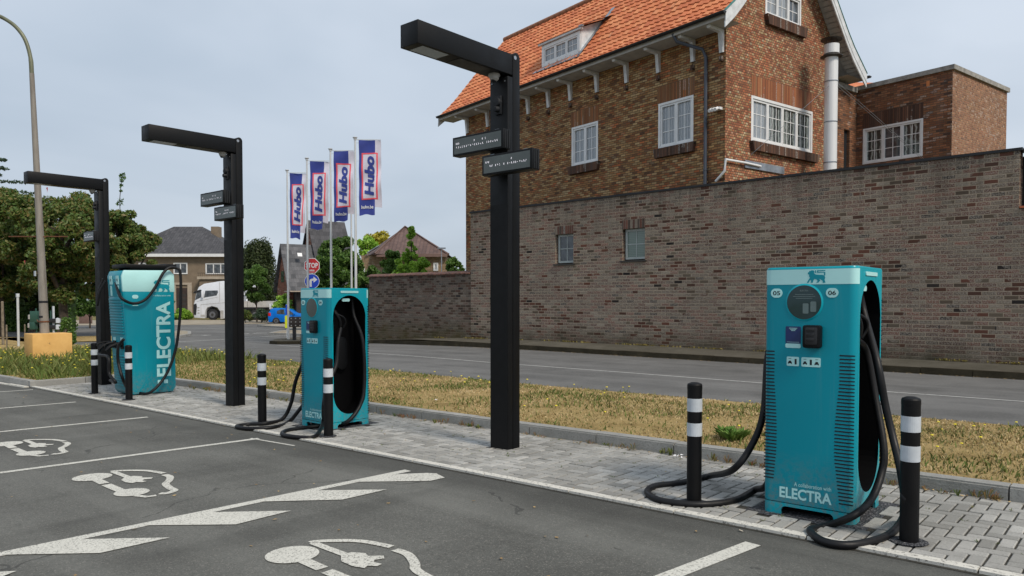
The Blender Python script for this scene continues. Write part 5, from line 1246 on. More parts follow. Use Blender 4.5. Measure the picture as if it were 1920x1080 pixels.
def tree(name, base, H0, H1, rx, mat, label, n=9000, size=.09, shape='round', group=None, seed=1, trunk=.14, clumps=60, cr=.24, cat='tree', ry=None, gap=1.0, lean=0):
    """crown between heights H0 and H1 above the base, half width rx"""
    rng = np.random.default_rng(seed); t = empty(name, base, label=label, cat=cat, group=group); ry = ry or rx
    C, Rr = [], []; hh = (H1-H0)/2; mid = (H1+H0)/2
    for i in range(clumps):
        d = rng.normal(size=3); d /= np.linalg.norm(d); q = rng.uniform(.25, 1)**.45
        if shape == 'round': c = np.array([d[0]*rx, d[1]*ry, d[2]*hh])*q*(1-cr*.6); c[2] += mid; r = rx*cr*rng.uniform(.65, 1.35)
        elif shape == 'cone':
            f = rng.uniform(0, 1)**1.3; w = rx*(1-f)**.8+.05; a = rng.uniform(0, 6.28); rr_ = w*rng.uniform(.3, 1)
            c = np.array([math.cos(a)*rr_, math.sin(a)*rr_, H0+f*(H1-H0)]); r = max(.12, w*.42)*rng.uniform(.7, 1.2)
        elif shape == 'column':
            f = rng.uniform(0, 1); w = rx*(1-.75*max(0, f-.45)**1.3/.55**1.3*.9); a = rng.uniform(0, 6.28); rr_ = w*rng.uniform(.5, .9)
            c = np.array([math.cos(a)*rr_, math.sin(a)*rr_, H0+f*(H1-H0-.4)]); r = rx*.3*rng.uniform(.7, 1.2)
        C.append(c); Rr.append(r)
    Rr = np.array(Rr); w = Rr**2; npn = np.maximum(8, (n*w/w.sum()).astype(int))
    V = leaves(C, Rr, npn, size, rng, .8 if shape != 'column' else 1.6, .2, .6); leafmesh('crown', V, mat, t)
    mb = MB(); top = H0+(H1-H0)*.75; k = 6; pts = [Vector((lean*i/k+.05*math.sin(i*2+seed), .05*math.cos(i*3+seed), top*i/k)) for i in range(k+1)]; pts[0].z = -.2
    mb.tube(pts, [trunk*(1.25 if i == 0 else 1-.13*i) for i in range(k+1)], 8)
    for i in range(min(9, clumps)):
        c = Vector(C[i*clumps//9 % clumps]); s_ = pts[2+i % 4]; mb.tube([s_, (s_+c)/2+Vector((0, 0, -.1)), c], [trunk*.45, trunk*.3, trunk*.12], 5)
    mb.build('trunk', M_bark, t, smooth=R(50)); return t
def at(px, d, py=562): p = DP(px, py, d); p.z = zg(p.x, p.y)-.02; return p
def hpx(py, d, base): return 1.6+(562-py)*d/F-base.z
def ptree(name, px, d, ytop, ybot, halfpx, mat, label, **k):
    b = at(px, d); return tree(name, b, hpx(ybot, d, b), hpx(ytop, d, b), halfpx*d/F, mat, label, **k)
GR = 'trees left of the street'
ptree('broadleaf_tree', 118, 38, 340, 572, 105, M_leaf['russet'], 'large russet-green tree with a dark trunk, right behind the street lamp', n=50000, size=.1, clumps=130, cr=.17, seed=3, trunk=.26, group=GR, cat='tree')
ptree('broadleaf_tree', 0, 40, 338, 575, 100, M_leaf['russet'], 'large russet-green tree at the left edge, under the feathery branches', n=42000, size=.105, clumps=120, cr=.17, seed=4, trunk=.22, group=GR)
ptree('broadleaf_tree', 222, 40, 372, 600, 76, M_leaf['russet'], 'russet-green tree behind the tall charger, with a long bare shoot above it', n=40000, size=.1, clumps=110, cr=.18, seed=5, trunk=.2, group=GR)
ptree('broadleaf_tree', 60, 46, 400, 590, 95, M_leaf['dark'], 'dark green tree filling the gap behind the two russet trees', n=9000, size=.2, clumps=50, cr=.26, seed=15, trunk=.2, group=GR)
b = at(228, 40); mb = MB(); rng = np.random.default_rng(8)
mb.tube([Vector((0, 0, hpx(425, 40, b))), Vector((-.05, 0, hpx(375, 40, b))), Vector((.15, 0, hpx(348, 40, b))), Vector((.3, 0, hpx(334, 40, b)))], .02, 5)
sh = empty('tree_shoot', b, label='long thin shoot with few leaves sticking up above the tree behind the tall charger', cat='branch')
mb.build('twig', M_bark, sh)
cs = [(-.05, 0, hpx(382, 40, b)), (-.02, .05, hpx(376, 40, b)), (.05, 0, hpx(358, 40, b)), (.12, 0, hpx(350, 40, b)), (.2, 0, hpx(341, 40, b)), (.35, 0, hpx(335, 40, b)), (.42, 0, hpx(332, 40, b))]
leafmesh('leaves', leaves([np.array(c) for c in cs], [.16, .14, .09, .1, .12, .17, .16], [14, 12, 8, 9, 10, 16, 16], .1, rng), M_leaf['mid'], sh)
# feathery cedar at the left border
b = at(-40, 48); t = empty('cedar_tree', b, label='feathery grey-green cedar poking in at the left edge above the russet tree', cat='tree'); C, Rr = [], []
for k in range(34):
    f = k/33; z = hpx(290+110*f, 48, b); L_ = (2.6+1.2*math.sin(k*2.1))*(.55+.6*f); a = k*2.4
    for m_ in range(6): q = (m_+1)/6; C.append(np.array([math.cos(a)*L_*q, math.sin(a)*L_*q, z+.25*q-.25*q*q])); Rr.append(.28)
leafmesh('crown', leaves(C, Rr, [42]*len(C), .1, rng, .35), M_leaf['cedar'], t)
mb = MB(); mb.tube([(0, 0, -.2), (0, 0, hpx(288, 48, b))], [.3, .05], 8); mb.build('trunk', M_bark, t)
# clipped hedge
def hedge(px0, px1, d, ytop, label, mat, n, size, dep=1.2):
    a, c = at(px0, d), at(px1, d); t = empty('hedge', (a+c)/2, math.atan2(c.y-a.y, c.x-a.x), label=label, cat='hedge'); L_ = (c-a).length; h = 1.6+(562-ytop)*d/F-a.z
    rng = np.random.default_rng(11); P = rng.uniform(0, 1, (n, 3)); P = (P-[.5, .5, 0])*[L_, dep, h]; f = rng.integers(0, 3, n)
    P[f == 0, 1] = -dep/2+rng.normal(0, .05, (f == 0).sum()); P[f == 1, 2] = h+rng.normal(0, .04, (f == 1).sum()); 
    nr = rng.normal(size=(n, 3)); nr[:, 1] -= .8; nr /= np.linalg.norm(nr, axis=1)[:, None]; aa = np.cross(nr, rng.normal(size=(n, 3))); aa /= np.linalg.norm(aa, axis=1)[:, None]; bb = np.cross(nr, aa)
    aa *= size; bb *= size*.6; V = np.stack([P-aa, P-bb, P+aa, P+bb], 1).reshape(-1, 3); leafmesh('foliage', V, mat, t)
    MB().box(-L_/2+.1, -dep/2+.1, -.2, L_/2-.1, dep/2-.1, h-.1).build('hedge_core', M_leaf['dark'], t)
hedge(-60, 136, 47, 553, 'long clipped dark green hedge behind the yellow concrete block', M_leaf['mid'], 22000, .09)
b = at(124, 31); tree('climber_shrub', b, 0, hpx(583, 31, b), .35, M_leaf['mid'], 'tall narrow green shrub beside the yellow block, against the hedge end', n=1500, size=.07, shape='column', trunk=.03, clumps=24, cat='shrub', seed=6)
for px, d, yt, yb, hp, m_, lb, sd in ((168, 52, 540, 598, 34, 'mid', 'loose green bush between hedge end and the farthest light pole', 21), (300, 60, 545, 604, 26, 'mid', 'green bush in front of the brown house, half behind the tall charger', 22), (340, 77, 575, 606, 14, 'mid', 'low green bush by the brown house door', 23), (345, 76, 578, 603, 18, 'light', 'low bush just left of the white truck', 25)):
    ptree('bush', px, d, yt, yb, hp, M_leaf[m_], lb, n=2600, size=.12, clumps=26, cr=.3, seed=sd, trunk=.06, cat='bush')
ptree('bush', 640, 66, 567, 590, 60, M_leaf['light'], 'wide light green bush at the foot of the brick house with slate roof', n=4000, size=.13, clumps=40, cr=.25, seed=26, trunk=.06, cat='bush') if False else None
# middle group
ptree('yew_tree', 486, 78, 456, 604, 40, M_leaf['yew'], 'broad dark yew with upright fluted foliage, behind the round green tree', n=26000, size=.13, shape='column', clumps=120, seed=31, trunk=.3, group='dark yews beside the brown house')
ptree('yew_tree', 459, 80, 468, 604, 18, M_leaf['yew'], 'narrow dark yew just right of the second light pole', n=9000, size=.13, shape='column', clumps=50, seed=32, trunk=.2, group='dark yews beside the brown house')
ptree('round_tree', 481, 66, 495, 572, 29, M_leaf['mid'], 'small round green tree on a thin stem, in front of the dark yew', n=9000, size=.11, clumps=50, cr=.27, seed=33, trunk=.07)
ptree('pale_tree', 447, 92, 440, 520, 16, M_leaf['light'], 'pale green treetop showing right of the second light pole above the yews', n=2200, size=.16, clumps=22, cr=.35, seed=34, trunk=.1)
ptree('bush', 542, 62, 547, 598, 30, M_leaf['light'], 'bright yellow-green bush behind the first flagpole', n=4200, size=.12, clumps=34, cr=.28, seed=35, trunk=.06, cat='bush')
ptree('street_tree', 633, 46, 438, 585, 52, M_leaf['mid'], 'large fresh green tree behind the flagpoles and the stop sign', n=34000, size=.1, clumps=120, cr=.2, seed=36, trunk=.16)
ptree('street_tree', 690, 44, 480, 585, 30, M_leaf['mid'], 'green tree at the left end of the low wall', n=8000, size=.12, clumps=50, cr=.26, seed=37, trunk=.12)
ptree('yellow_tree', 708, 95, 431, 500, 34, M_leaf['yellow'], 'yellow-green treetop behind the flagpoles, left of the brown hipped roof', n=6000, size=.2, clumps=46, cr=.26, seed=38, trunk=.2)
ptree('pale_tree', 690, 90, 436, 500, 26, M_leaf['light'], 'light green treetop between the large tree and the yellow one', n=2500, size=.2, clumps=24, cr=.3, seed=44, trunk=.15)
ptree('dark_tree', 603, 92, 420, 500, 12, M_leaf['dark'], 'dark treetop peeking between the second flag and the slate roof', n=1800, size=.18, clumps=20, cr=.35, seed=39, trunk=.1)
ptree('conifer', 771, 36, 426, 560, 22, M_leaf['light'], 'bright green conifer with a long pointed top, rising above the low wall', n=12000, size=.07, shape='cone', clumps=90, seed=40, trunk=.08, group='garden trees behind the low wall')
ptree('garden_tree', 786, 35, 478, 560, 24, M_leaf['light'], 'bright green rounded shrub right of the pointed conifer', n=8000, size=.08, clumps=50, cr=.28, seed=41, trunk=.06, group='garden trees behind the low wall')
ptree('garden_tree', 742, 38, 462, 560, 30, M_leaf['mid'], 'spreading mid green shrub left of the pointed conifer, above the low wall', n=9000, size=.085, clumps=60, cr=.25, seed=42, trunk=.06, group='garden trees behind the low wall')
ptree('garden_tree', 752, 35.5, 478, 560, 16, M_leaf['light'], 'small bright green shrub at the foot of the pointed conifer', n=4000, size=.08, clumps=34, cr=.3, seed=45, trunk=.05, group='garden trees behind the low wall')
ptree('garden_tree', 853, 44, 476, 560, 22, M_leaf['mid'], 'dark green tree between the brown hipped house and the brick house corner', n=5000, size=.11, clumps=44, cr=.28, seed=43, trunk=.08, group='garden trees behind the low wall')
for px, sd, lb in ((460, 51, 'low flowering shrub bed in front of the trailer'), (490, 52, 'low lavender shrub near the blue car')):
    ptree('low_shrub', px, 64, 578, 603, 19, M_leaf['russet' if sd == 51 else 'cedar'], lb, n=1600, size=.08, clumps=22, cr=.3, seed=sd, trunk=.03, cat='shrub')
# small red things among the leaves
for px, py, r, lb in ((46, 489, .1, 'small red pennant hanging in the left tree'), (88, 352, .12, 'small red flag behind the street lamp above the trees')):
    p = DP(px, py, 34); mb = MB(); mb.face([(-r, 0, 0), (r*.9, 0, r*.2), (r*.6, .01, -r*1.1), (-r*.4, .02, -r*.9)]); mb.face([(-r*.3, .01, -r), (r*.3, .01, -r*.9), (0, .01, -r*2)])
    mb.build('pennant', M_flagr, label=lb, cat='flag').location = p

# ================================================================== STREET LAMP, BLOCK, POSTS
bl = G(85, 683); BD = 22.0
p = DP(92, 683, BD); p.z = zg(p.x, p.y)
blk = empty('concrete_block', (p.x, p.y, p.z), R(90), label='yellow painted concrete block in the flowery grass at the foot of the lamp', cat='concrete block')
mb = MB(); mb.box(-.52, -.35, -.1, .52, .4, .92); mb.build('block', M_ybl, blk, bevel=.02)
p2 = DP(83, 640, BD+.1); lz = zg(p2.x, p2.y)
lam = empty('street_lamp', (p2.x, p2.y, lz), label='old tall grey lamp mast with curved top, rising from the yellow concrete block', cat='street lamp')
rt = Vector(RT); k = BD/F
def lp(px, py): return rt*((px-83)*k)+Vector((0, 0, 1.6+(562-py)*k-lz))
mb = MB(); mb.tube([lp(84.5, 640), lp(79, 443)], [.125, .1], 14); mb.tube([lp(79, 443), lp(69, 140)], [.1, .065], 14); mb.build('mast', M_mast, lam, smooth=R(50))
mb = MB(); mb.tube(spline([lp(69, 142), lp(67, 110), lp(58, 78), lp(42, 55), lp(22, 40), lp(0, 30), lp(-30, 20), lp(-55, 16)], 5), [.062]*5+[.055]*31, 12); mb.build('curved_arm', M_mastg, lam, smooth=R(50))
mb = MB(); q = lp(-66, 14); mb.lathe(q, [(0, .1), (.2, .05), (.24, -.03), (.0, -.07)], 14); mb.build('lamp_head', M_grey, lam, smooth=R(40))
mb = MB(); mb.cyl(lp(20, 443.5), lp(131, 443.5), .018, n=8); mb.build('crossbar', M_rust, lam)
mb = MB()
for y in (566, 594): a = lp(82.3, y); mb.lathe(a, [(.122, -.03), (.124, -.03), (.124, .03), (.122, .03)], 14)
mb.build('black_band', M_slot, lam)
mb = MB(); a = lp(83, 603); mb.lathe(a, [(.125, -.02), (.14, -.02), (.14, .02), (.125, .02)], 14); mb.cyl(a+Vector((-.1, -.12, 0)), a+Vector((-.25, -.1, .04)), .02, n=6); mb.build('rusty_clamp', M_rust, lam)
a = lp(77, 512); mb = MB(); mb.box(a.x-.09, a.y-.13, a.z-.09, a.x+.06, a.y-.115, a.z+.06); mb.build('sticker', M_refl, lam)
def post(name, px, py0, py1, d, w, mat, lb, group=None, round_=True, grp=None):
    b = DP(px, py1, d); g = zg(b.x, b.y); h = 1.6+(562-py0)*d/F-g; t = empty(name, (b.x, b.y, g), label=lb, cat='post', group=group)
    mb = MB()
    if round_: mb.lathe((0, 0, 0), [(w, -.1), (w, h-.03), (w*.7, h), (0, h+.005)], 10)
    else: mb.box(-w, -w*.6, -.1, w, w*.6, h)
    mb.build('shaft', mat, t, smooth=R(40)); return t, h
M_wood = plain('weathered_wood', (.2, .165, .12), .9, var=.3, sc=8)
post('wooden_post', 6, 565, 650, 31, .05, M_wood, 'thick round wooden post at the left edge, in front of the hedge', 'wooden posts by the hedge')
post('wooden_post', 13, 609, 656, 29, .03, M_wood, 'thin wooden post close beside the thick post at the left edge', 'wooden posts by the hedge')
post('wooden_post', 47, 608, 640, 33, .028, M_wood, 'thin wooden post just left of the yellow block', 'wooden posts by the hedge')
post('wooden_post', 123, 604, 640, 33, .025, M_wood, 'thin wooden post at the right of the yellow block', 'wooden posts by the hedge')
t, h = post('white_post', 35, 556, 650, 30, .045, M_pole, 'slim white metal post between the left edge and the lamp')
MB().box(-.07, -.05, h-.02, .05, .05, h+.12).build('post_top', M_refl, t)
post('perforated_post', 101, 574, 640, 33, .055, M_refl, 'grey perforated metal post right of the lamp mast', None, False)
g0 = DP(82, 615, 33.1); SF = empty('traffic_signal', (g0.x, g0.y, zg(g0.x, g0.y)), RZ, label='dark green traffic signal frame with its heads turned away, behind the lamp foot', cat='traffic signal')
MB().box(-.35, -.02, 0, -.3, .02, 1.6).box(.3, -.02, 0, .35, .02, 1.5).box(-.5, -.015, .9, .55, .015, .95).build('frame', M_green, SF)
for px, py, w, hgt, m_, lb in ((66, 594, .17, .25, M_green, 'green signal head with round visor, upper left of the lamp foot'), (63, 610, .12, .18, M_green, 'small green signal box low at the left of the lamp foot'), (98, 601, .22, .09, M_gutter, 'upper grey signal unit behind the lamp at the right'), (98, 613, .22, .09, M_gutter, 'lower grey signal unit behind the lamp at the right')):
    p = DP(px, py, 33); q_ = Matrix.Rotation(-RZ, 3, 'Z') @ (p-Vector(SF.location))
    mb = MB(); mb.box(q_.x-w, q_.y-.12, q_.z-hgt, q_.x+w, q_.y+.12, q_.z+hgt); t = mb.build('signal_head', m_, SF, bevel=.02)
    mb = MB(); s_ = -1 if px < 80 else 1; mb.lathe((q_.x+s_*(w+.02), q_.y, q_.z), [(0, .12), (.11, .08), (.11, -.1), (0, -.12)], 12); mb.build('visor', M_refl if s_ > 0 else M_grey, t, smooth=R(40))
p = at(160, 62); t = empty('utility_cabinet', p, RZ, label='brown utility cabinet across the road, left of the farthest light pole', cat='cabinet')
MB().box(-.42, -.25, 0, .42, .25, 1.05).build('housing', M_cabinet, t, bevel=.02); MB().box(-.46, -.29, 1.05, .46, .29, 1.12).build('lid', M_cabinet, t)

# ================================================================== FLAGS
def flagpole(px, ytop, d, lb, flag=None, seed=0, botpx=None):
    b = DP(px, 640, d); g = zg(b.x, b.y); h = 1.6+(562-ytop)*d/F-g
    t = empty('flagpole', (b.x, b.y, g), RZ, label=lb, cat='flagpole', group='white flagpoles by the junction')
    mb = MB(); mb.tube([(0, 0, -.1), (0, 0, h*.5), (0, 0, h)], [.055, .047, .035], 12); mb.build('pole', M_pole, t, smooth=R(50))
    mb = MB(); mb.lathe((0, 0, h), [(.05, -.05), (.055, 0), (.09, .03), (.09, .05), (0, .08)], 12); mb.build('finial', M_pole, t, smooth=R(40))
    if flag is None: return t
    x0, x1, yt, yb, lean = flag; s_ = d/F; zt = 1.6+(562-yt)*s_-g; zb = 1.6+(562-yb)*s_-g; W_ = (x1-x0)*s_; Hh = zt-zb; ox = (x0-px)*s_
    mb = MB(); mb.cyl((0, 0, zt+.02), (ox+W_*1.08, -.0, zt+.02), .012, n=6)
    for q in range(5): mb.cyl((.03, 0, zt-.1-q*Hh*.24), (ox, 0, zt-.1-q*Hh*.24), .006, n=4)
    mb.build('flag_arm', M_pole, t)
    rnd = random.Random(seed); ph = rnd.uniform(0, 6); ph2 = rnd.uniform(0, 6)
    def M(u, v, e=0):      # u 0..1.2 across, v 0..1 downwards
        y = .10*math.sin(u*3.2+ph*.3+v*1.5)*u+.045*math.sin(v*9+ph+u*4)*u+.03*math.sin(v*17+ph2+u*3)
        x = u; sag = .0
        if u > .78: y += (u-.78)*1.1*(.3+v)
        z = v+.035*u*math.sin(ph2+v*2)*v+.06*max(0, v-.85)*math.sin(u*9+ph)
        return (ox+x*W_*(1-.22*lean*v*u), y-e, zt-z*Hh-lean*.02*u)
    def grid(mb, u0, v0, u1, v1, e, nu=16, nv=40):
        nu = max(1, int(nu*(u1-u0))+1); nv = max(1, int(nv*(v1-v0))+1)
        for i in range(nu):
            for j in range(nv):
                a0, a1 = u0+(u1-u0)*i/nu, u0+(u1-u0)*(i+1)/nu; c0, c1 = v0+(v1-v0)*j/nv, v0+(v1-v0)*(j+1)/nv
                mb.face([M(a0, c1, e), M(a1, c1, e), M(a1, c0, e), M(a0, c0, e)], [(0, 0)]*4)
    mb = MB(); mb.cur = 0; grid(mb, 0, 0, .8, 1, 0); mb.cur = 1; grid(mb, .8, 0, 1.08, .9, 0)
    fl_ = mb.build('flag', [M_flagb, M_flagw], t, weld=True, smooth=R(80))
    mb = MB(); P = (.13, .17, .93, .80); b_ = .048
    grid(mb, P[0], P[1], P[2], P[3], .006); mb.build('white_panel', M_flagw, fl_, smooth=R(80))
    mb = MB(); bv = b_*W_/Hh
    grid(mb, P[0], P[1], P[2], P[1]+bv*1.4, .012); grid(mb, P[0], P[3]-bv*1.4, P[2], P[3], .012); grid(mb, P[0], P[1], P[0]+b_*1.5, P[3], .012, 40); grid(mb, P[2]-b_*1.5, P[1], P[2], P[3], .012, 40)
    mb.build('red_border', M_flagr, fl_, smooth=R(80))
    def lettering(s, cu, cv, w, h, rot, bold, shear, nm, mat):
        vs, fs = text2d(s, w, h, bold, shear); mb = MB()
        me = bpy.data.meshes.new('x'); me.from_pydata([(a, b, 0) for a, b in vs], [], fs); bm = bmesh.new(); bm.from_mesh(me)
        for ax, L_ in ((0, w), (1, h)):
            for q in range(-12, 13):
                c = q*.08
                if abs(c) < L_/2: bmesh.ops.bisect_plane(bm, geom=bm.verts[:]+bm.edges[:]+bm.faces[:], plane_co=(c, 0, 0) if ax == 0 else (0, c, 0), plane_no=(1, 0, 0) if ax == 0 else (0, 1, 0))
        for v in bm.verts:
            a, b = v.co.x, v.co.y
            if rot: uu, vv = cu-b/W_, cv-a/Hh
            else: uu, vv = cu+a/W_, cv-b/Hh
            v.co = M(uu, vv, .02)
        bm.to_mesh(me); bm.free(); me.materials.clear(); me.materials.append(mat); me.name = nm; o = bpy.data.objects.new(nm, me); COL.objects.link(o); o.parent = fl_
    lettering('Hubo', .53, .485, Hh*.54, W_*.5, True, .045, .22, 'word_lettering', M_flagb)
    lettering('hubo.be', .42, .895, W_*.62, Hh*.045, False, .02, 0, 'web_lettering', M_signw)
    return t
flagpole(541, 322, 35, 'leftmost flagpole of the row, its narrow navy flag hanging lowest', (546, 575, 326, 446, 1), 1)
flagpole(578, 300, 32, 'flagpole with navy banner directly above the stop sign', (584, 617, 304, 430, .8), 5)
flagpole(622, 283, 30, 'third flagpole from the left, banner with a crumpled lower hem', (628, 663, 285, 417, .5), 9)
flagpole(668, 262, 28, 'flagpole standing nearest the low wall, with the highest and largest flag', (675, 713, 265, 404, .15), 13)
flagpole(660, 380, 34, 'bare silver pole without a flag, behind the rightmost flagpole')
# stop sign with arrow sign
b = DP(586, 640, 33); g = zg(b.x, b.y); t = empty('road_sign', (b.x, b.y, g), RZ, label='red octagonal STOP sign with a round blue right-turn arrow sign beneath it', cat='road sign'); s_ = 33/F
MB().cyl((0, .03, -.1), (0, .03, 1.6+(562-484)*s_-g), .035, n=10).build('post', M_pole, t, smooth=R(40))
zc = 1.6+(562-498.5)*s_-g; oc = lambda r: [(r*math.cos(R(22.5+45*i)), r*math.sin(R(22.5+45*i))) for i in range(8)]
mb = MB(); mb.prism(oc(.365), (0, 0, zc), X1, Z1, -Y1, .012); so = mb.build('stop_plate', M_signw, t)
mb = MB(); mb.prism(oc(.335), (0, -.0125, zc), X1, Z1, -Y1, .003); mb.build('red_face', M_red, so)
mb = MB(); small_text(mb, 'STOP', (0, -.0175, zc+.02), X1, Z1, .53, .22, .035); 
mb.face([(-.12, -.0175, zc-.24), (.12, -.0175, zc-.24), (.12, -.0175, zc-.215), (-.12, -.0175, zc-.215)]); mb.face([(-.1, -.0175, zc-.2), (.1, -.0175, zc-.2), (.1, -.0175, zc-.175), (-.1, -.0175, zc-.175)]); mb.build('stop_lettering', M_signw, so)
zc = 1.6+(562-527.5)*s_-g; ci = lambda r: [(r*math.cos(R(12*i)), r*math.sin(R(12*i))) for i in range(30)]
mb = MB(); mb.prism(ci(.33), (0, 0, zc), X1, Z1, -Y1, .012); so = mb.build('arrow_plate', M_signw, t)
mb = MB(); mb.prism(ci(.31), (0, -.0125, zc), X1, Z1, -Y1, .003); mb.build('blue_face', M_blue, so)
mb = MB(); pts = [(-.11, -.24), (-.01, -.24), (-.01, .0), (.0, .02), (.05, .03), (.07, .03), (.07, -.06), (.24, .075), (.07, .21), (.07, .12), (.02, .12), (-.06, .1), (-.1, .06), (-.11, .0)]
mb.face([(a, -.0175, zc+b_) for a, b_ in pts]); mb.build('white_arrow', M_signw, so)
# island furniture
b = DP(537.5, 610, 36); g = zg(b.x, b.y); s_ = 36/F; t = empty('marker_post', (b.x, b.y, g), RZ, label='fluorescent yellow marker board with a small blue sign above, left of the first flagpole', cat='marker')
Zp = lambda py: 1.6+(562-py)*s_-g
MB().cyl((0, .03, 0), (0, .03, Zp(570)), .02, n=8).build('post', M_refl, t); MB().box(-.08, -.01, Zp(615), .08, .01, Zp(592)).build('yellow_board', M_hiviz, t); MB().box(-.04, -.012, Zp(590), .1, .01, Zp(571)).build('blue_plate', M_blue, t)
b = DP(552, 625, 34); g = zg(b.x, b.y); s_ = 34/F; t = empty('sign_box', (b.x, b.y, g), RZ, label='dark brown riveted metal box on a black post, behind the first flagpole', cat='box')
MB().box(-.07, -.06, -.05, .07, .06, Zp(612)).build('post', M_truckd, t); bx = MB().box(-.21, -.12, Zp(613), .42, .12, Zp(594)).build('box', M_brownbox, t, bevel=.01)
for i in range(3):
    for j in range(3): MB().box(-.13+i*.2, -.125, Zp(611)+j*.16, -.08+i*.2, -.12, Zp(611)+j*.16+.045).build('rivet_plate', M_grey, bx)
# lamp post far behind wall
b = at(828, 50); t = empty('street_lamp', b, RZ, label='thin grey lamp post far off, in front of the brown hipped house', cat='street lamp')
MB().cyl((0, 0, 0), (0, 0, hpx(466, 50, b)), .05, .03, 8).build('mast', M_zinc, t); MB().box(-.25, -.1, hpx(467, 50, b), .28, .1, hpx(464.5, 50, b)).build('lamp_head', M_zinc, t)

# ================================================================== FAR HOUSES (local x = to the right, y = away from the viewer, scale in metres)
def frame(name, px, d, lb, cat, yaw=0, **k):
    b = DP(px, 600, d); g = zg(b.x, b.y); t = empty(name, (b.x, b.y, g), RZ+yaw, label=lb, cat=cat, **k); s_ = d/F
    return t, (lambda x: (x-px)*s_), (lambda y: 1.6+(562-y)*s_-g)
def fwin(parent, x0, z0, x1, z1, y, n, glass=None, fr=.07, mun=(1, 1)):
    return window(parent, (x0, y, z0), X1, Y1, x1-x0, z1-z0, [1]*n, mun, glass or M_dpane, fr, .05, proud=.04)
# brown house
t, Xp, Zp = frame('suburban_house', 340, 84, 'brown rendered house with grey hipped roof and chimney, behind the white truck', 'house')
x0, x1, ze = Xp(216), Xp(449), Zp(482)
MB().box(x0+.3, 0, -.3, x1-.6, 8, ze).build('wall', M_render, t)
MB().box(x0, -.6, ze, x1, 8.6, Zp(476.5)).build('eaves_board', M_white, t)
mb = MB(); zr = Zp(419); zE = Zp(476.5)+.01; a, b_ = Xp(298), Xp(354); yr = 4.0
A, B, C_, D_ = (x0, -.6, zE), (x1, -.6, zE), (x1, 8.6, zE), (x0, 8.6, zE); P, Q = (a, yr, zr), (b_, yr, zr)
for f in ([A, B, Q, P], [B, C_, Q], [C_, D_, P, Q], [D_, A, P]): mb.face(f)
rf = mb.build('roof', M_slate, t)
MB().box(Xp(376), 3.2, zE+.5, Xp(390.5), 4.2, Zp(420)).build('chimney', M_render, rf)
fwin(t, Xp(327), Zp(514), Xp(353), Zp(493), -.04, 2); fwin(t, Xp(387), Zp(514), Xp(430), Zp(494), -.04, 3); fwin(t, Xp(262), Zp(514), Xp(288), Zp(493), -.04, 2)
mb = MB(); mb.box(Xp(324), -.12, Zp(592), Xp(331), -.001, Zp(534)); mb.box(Xp(353), -.12, Zp(592), Xp(361), -.001, Zp(534)); mb.box(Xp(324), -.13, Zp(534), Xp(361), -.001, Zp(530)); mb.build('door_surround', M_stone, t)
dr = MB().box(Xp(332), -.05, Zp(590), Xp(352), .0, Zp(540)).build('door', M_doorw, t)
mb = MB(); [mb.box(Xp(334), -.06, Zp(588-8*k), Xp(350), -.051, Zp(583-8*k)) for k in range(5)]; mb.build('door_panels', M_darkm, dr)
bc = MB().box(Xp(378), -1.1, Zp(524), Xp(449), -.001, Zp(519)).build('balcony', M_stone, t); MB().box(Xp(381), -.9, 0, Xp(449), -.002, Zp(524.2)).build('bay', M_render, t)
mb = MB(); mb.box(Xp(378), -1.08, Zp(513), Xp(449), -1.05, Zp(512.3)); [mb.box(Xp(380+k*4), -1.07, Zp(519), Xp(380.4+k*4), -1.055, Zp(513)) for k in range(17)]; mb.build('railing', M_darkm, bc)
MB().box(Xp(320), -1.4, -.3, Xp(365), -.13, Zp(592)).build('steps', M_cabinet, t)
# brick house with slate roofs
t, Xp, Zp = frame('slate_roof_house', 546, 61, 'red brick house with steep dark slate roofs behind the flagpoles', 'house', R(32))
def steep(x0, x1, y0, y1, ze, zr, wn, rn, rm, ov=.25):
    ym = (y0+y1)/2; mb = MB()
    for x in (x0, x1): mb.face([(x, y0+.4, -.3), (x, y1-.4, -.3), (x, y1-.4, ze+.2), (x, ym, zr-.15), (x, y0+.4, ze+.2)])
    mb.face([(x0, y0+.4, -.3), (x1, y0+.4, -.3), (x1, y0+.4, ze+.3), (x0, y0+.4, ze+.3)]); mb.face([(x0, y1-.4, -.3), (x1, y1-.4, -.3), (x1, y1-.4, ze+.3), (x0, y1-.4, ze+.3)]); mb.build(wn, M_redbrick, t)
    for sg, y in ((-1, y0), (1, y1)):
        mb = MB(); a, b = x0-ov, x1+ov; mb.face([(a, y, ze), (b, y, ze), (b, ym, zr), (a, ym, zr)]); mb.face([(a, y, ze-.12), (b, y, ze-.12), (b, ym, zr-.12), (a, ym, zr-.12)])
        for x in (a, b): mb.face([(x, y, ze), (x, ym, zr), (x, ym, zr-.12), (x, y, ze-.12)])
        mb.face([(a, y, ze), (b, y, ze), (b, y, ze-.12), (a, y, ze-.12)]); mb.build(rn, rm, t)
steep(-.0, 3.2, 0, 4.6, Zp(545), Zp(454), 'wing_wall', 'wing_roof', M_slate2)
steep(2.6, 5.6, -.6, 7.6, Zp(545), Zp(403), 'wall', 'roof', M_slate, .2)
MB().prism([(0, 0), (.38, 0), (.38, .34), (0, .34)], (.85, .98, Zp(480)), X1, Vector((0, .5, .87)), Vector((0, -.87, .5)), .08).build('skylight', M_white, t)
mb = MB(); mb.box(-.03, 2.0, Zp(528), .02, 2.9, Zp(507)); wv = mb.build('window', M_dpane, t)
MB().box(-.4, -1.2, Zp(547.5), 2.4, .5, Zp(545.5)).build('canopy', M_stone, t); MB().box(.3, -.5, -.3, 2.2, .36, Zp(548)).build('ground_floor', M_brownbox, t)
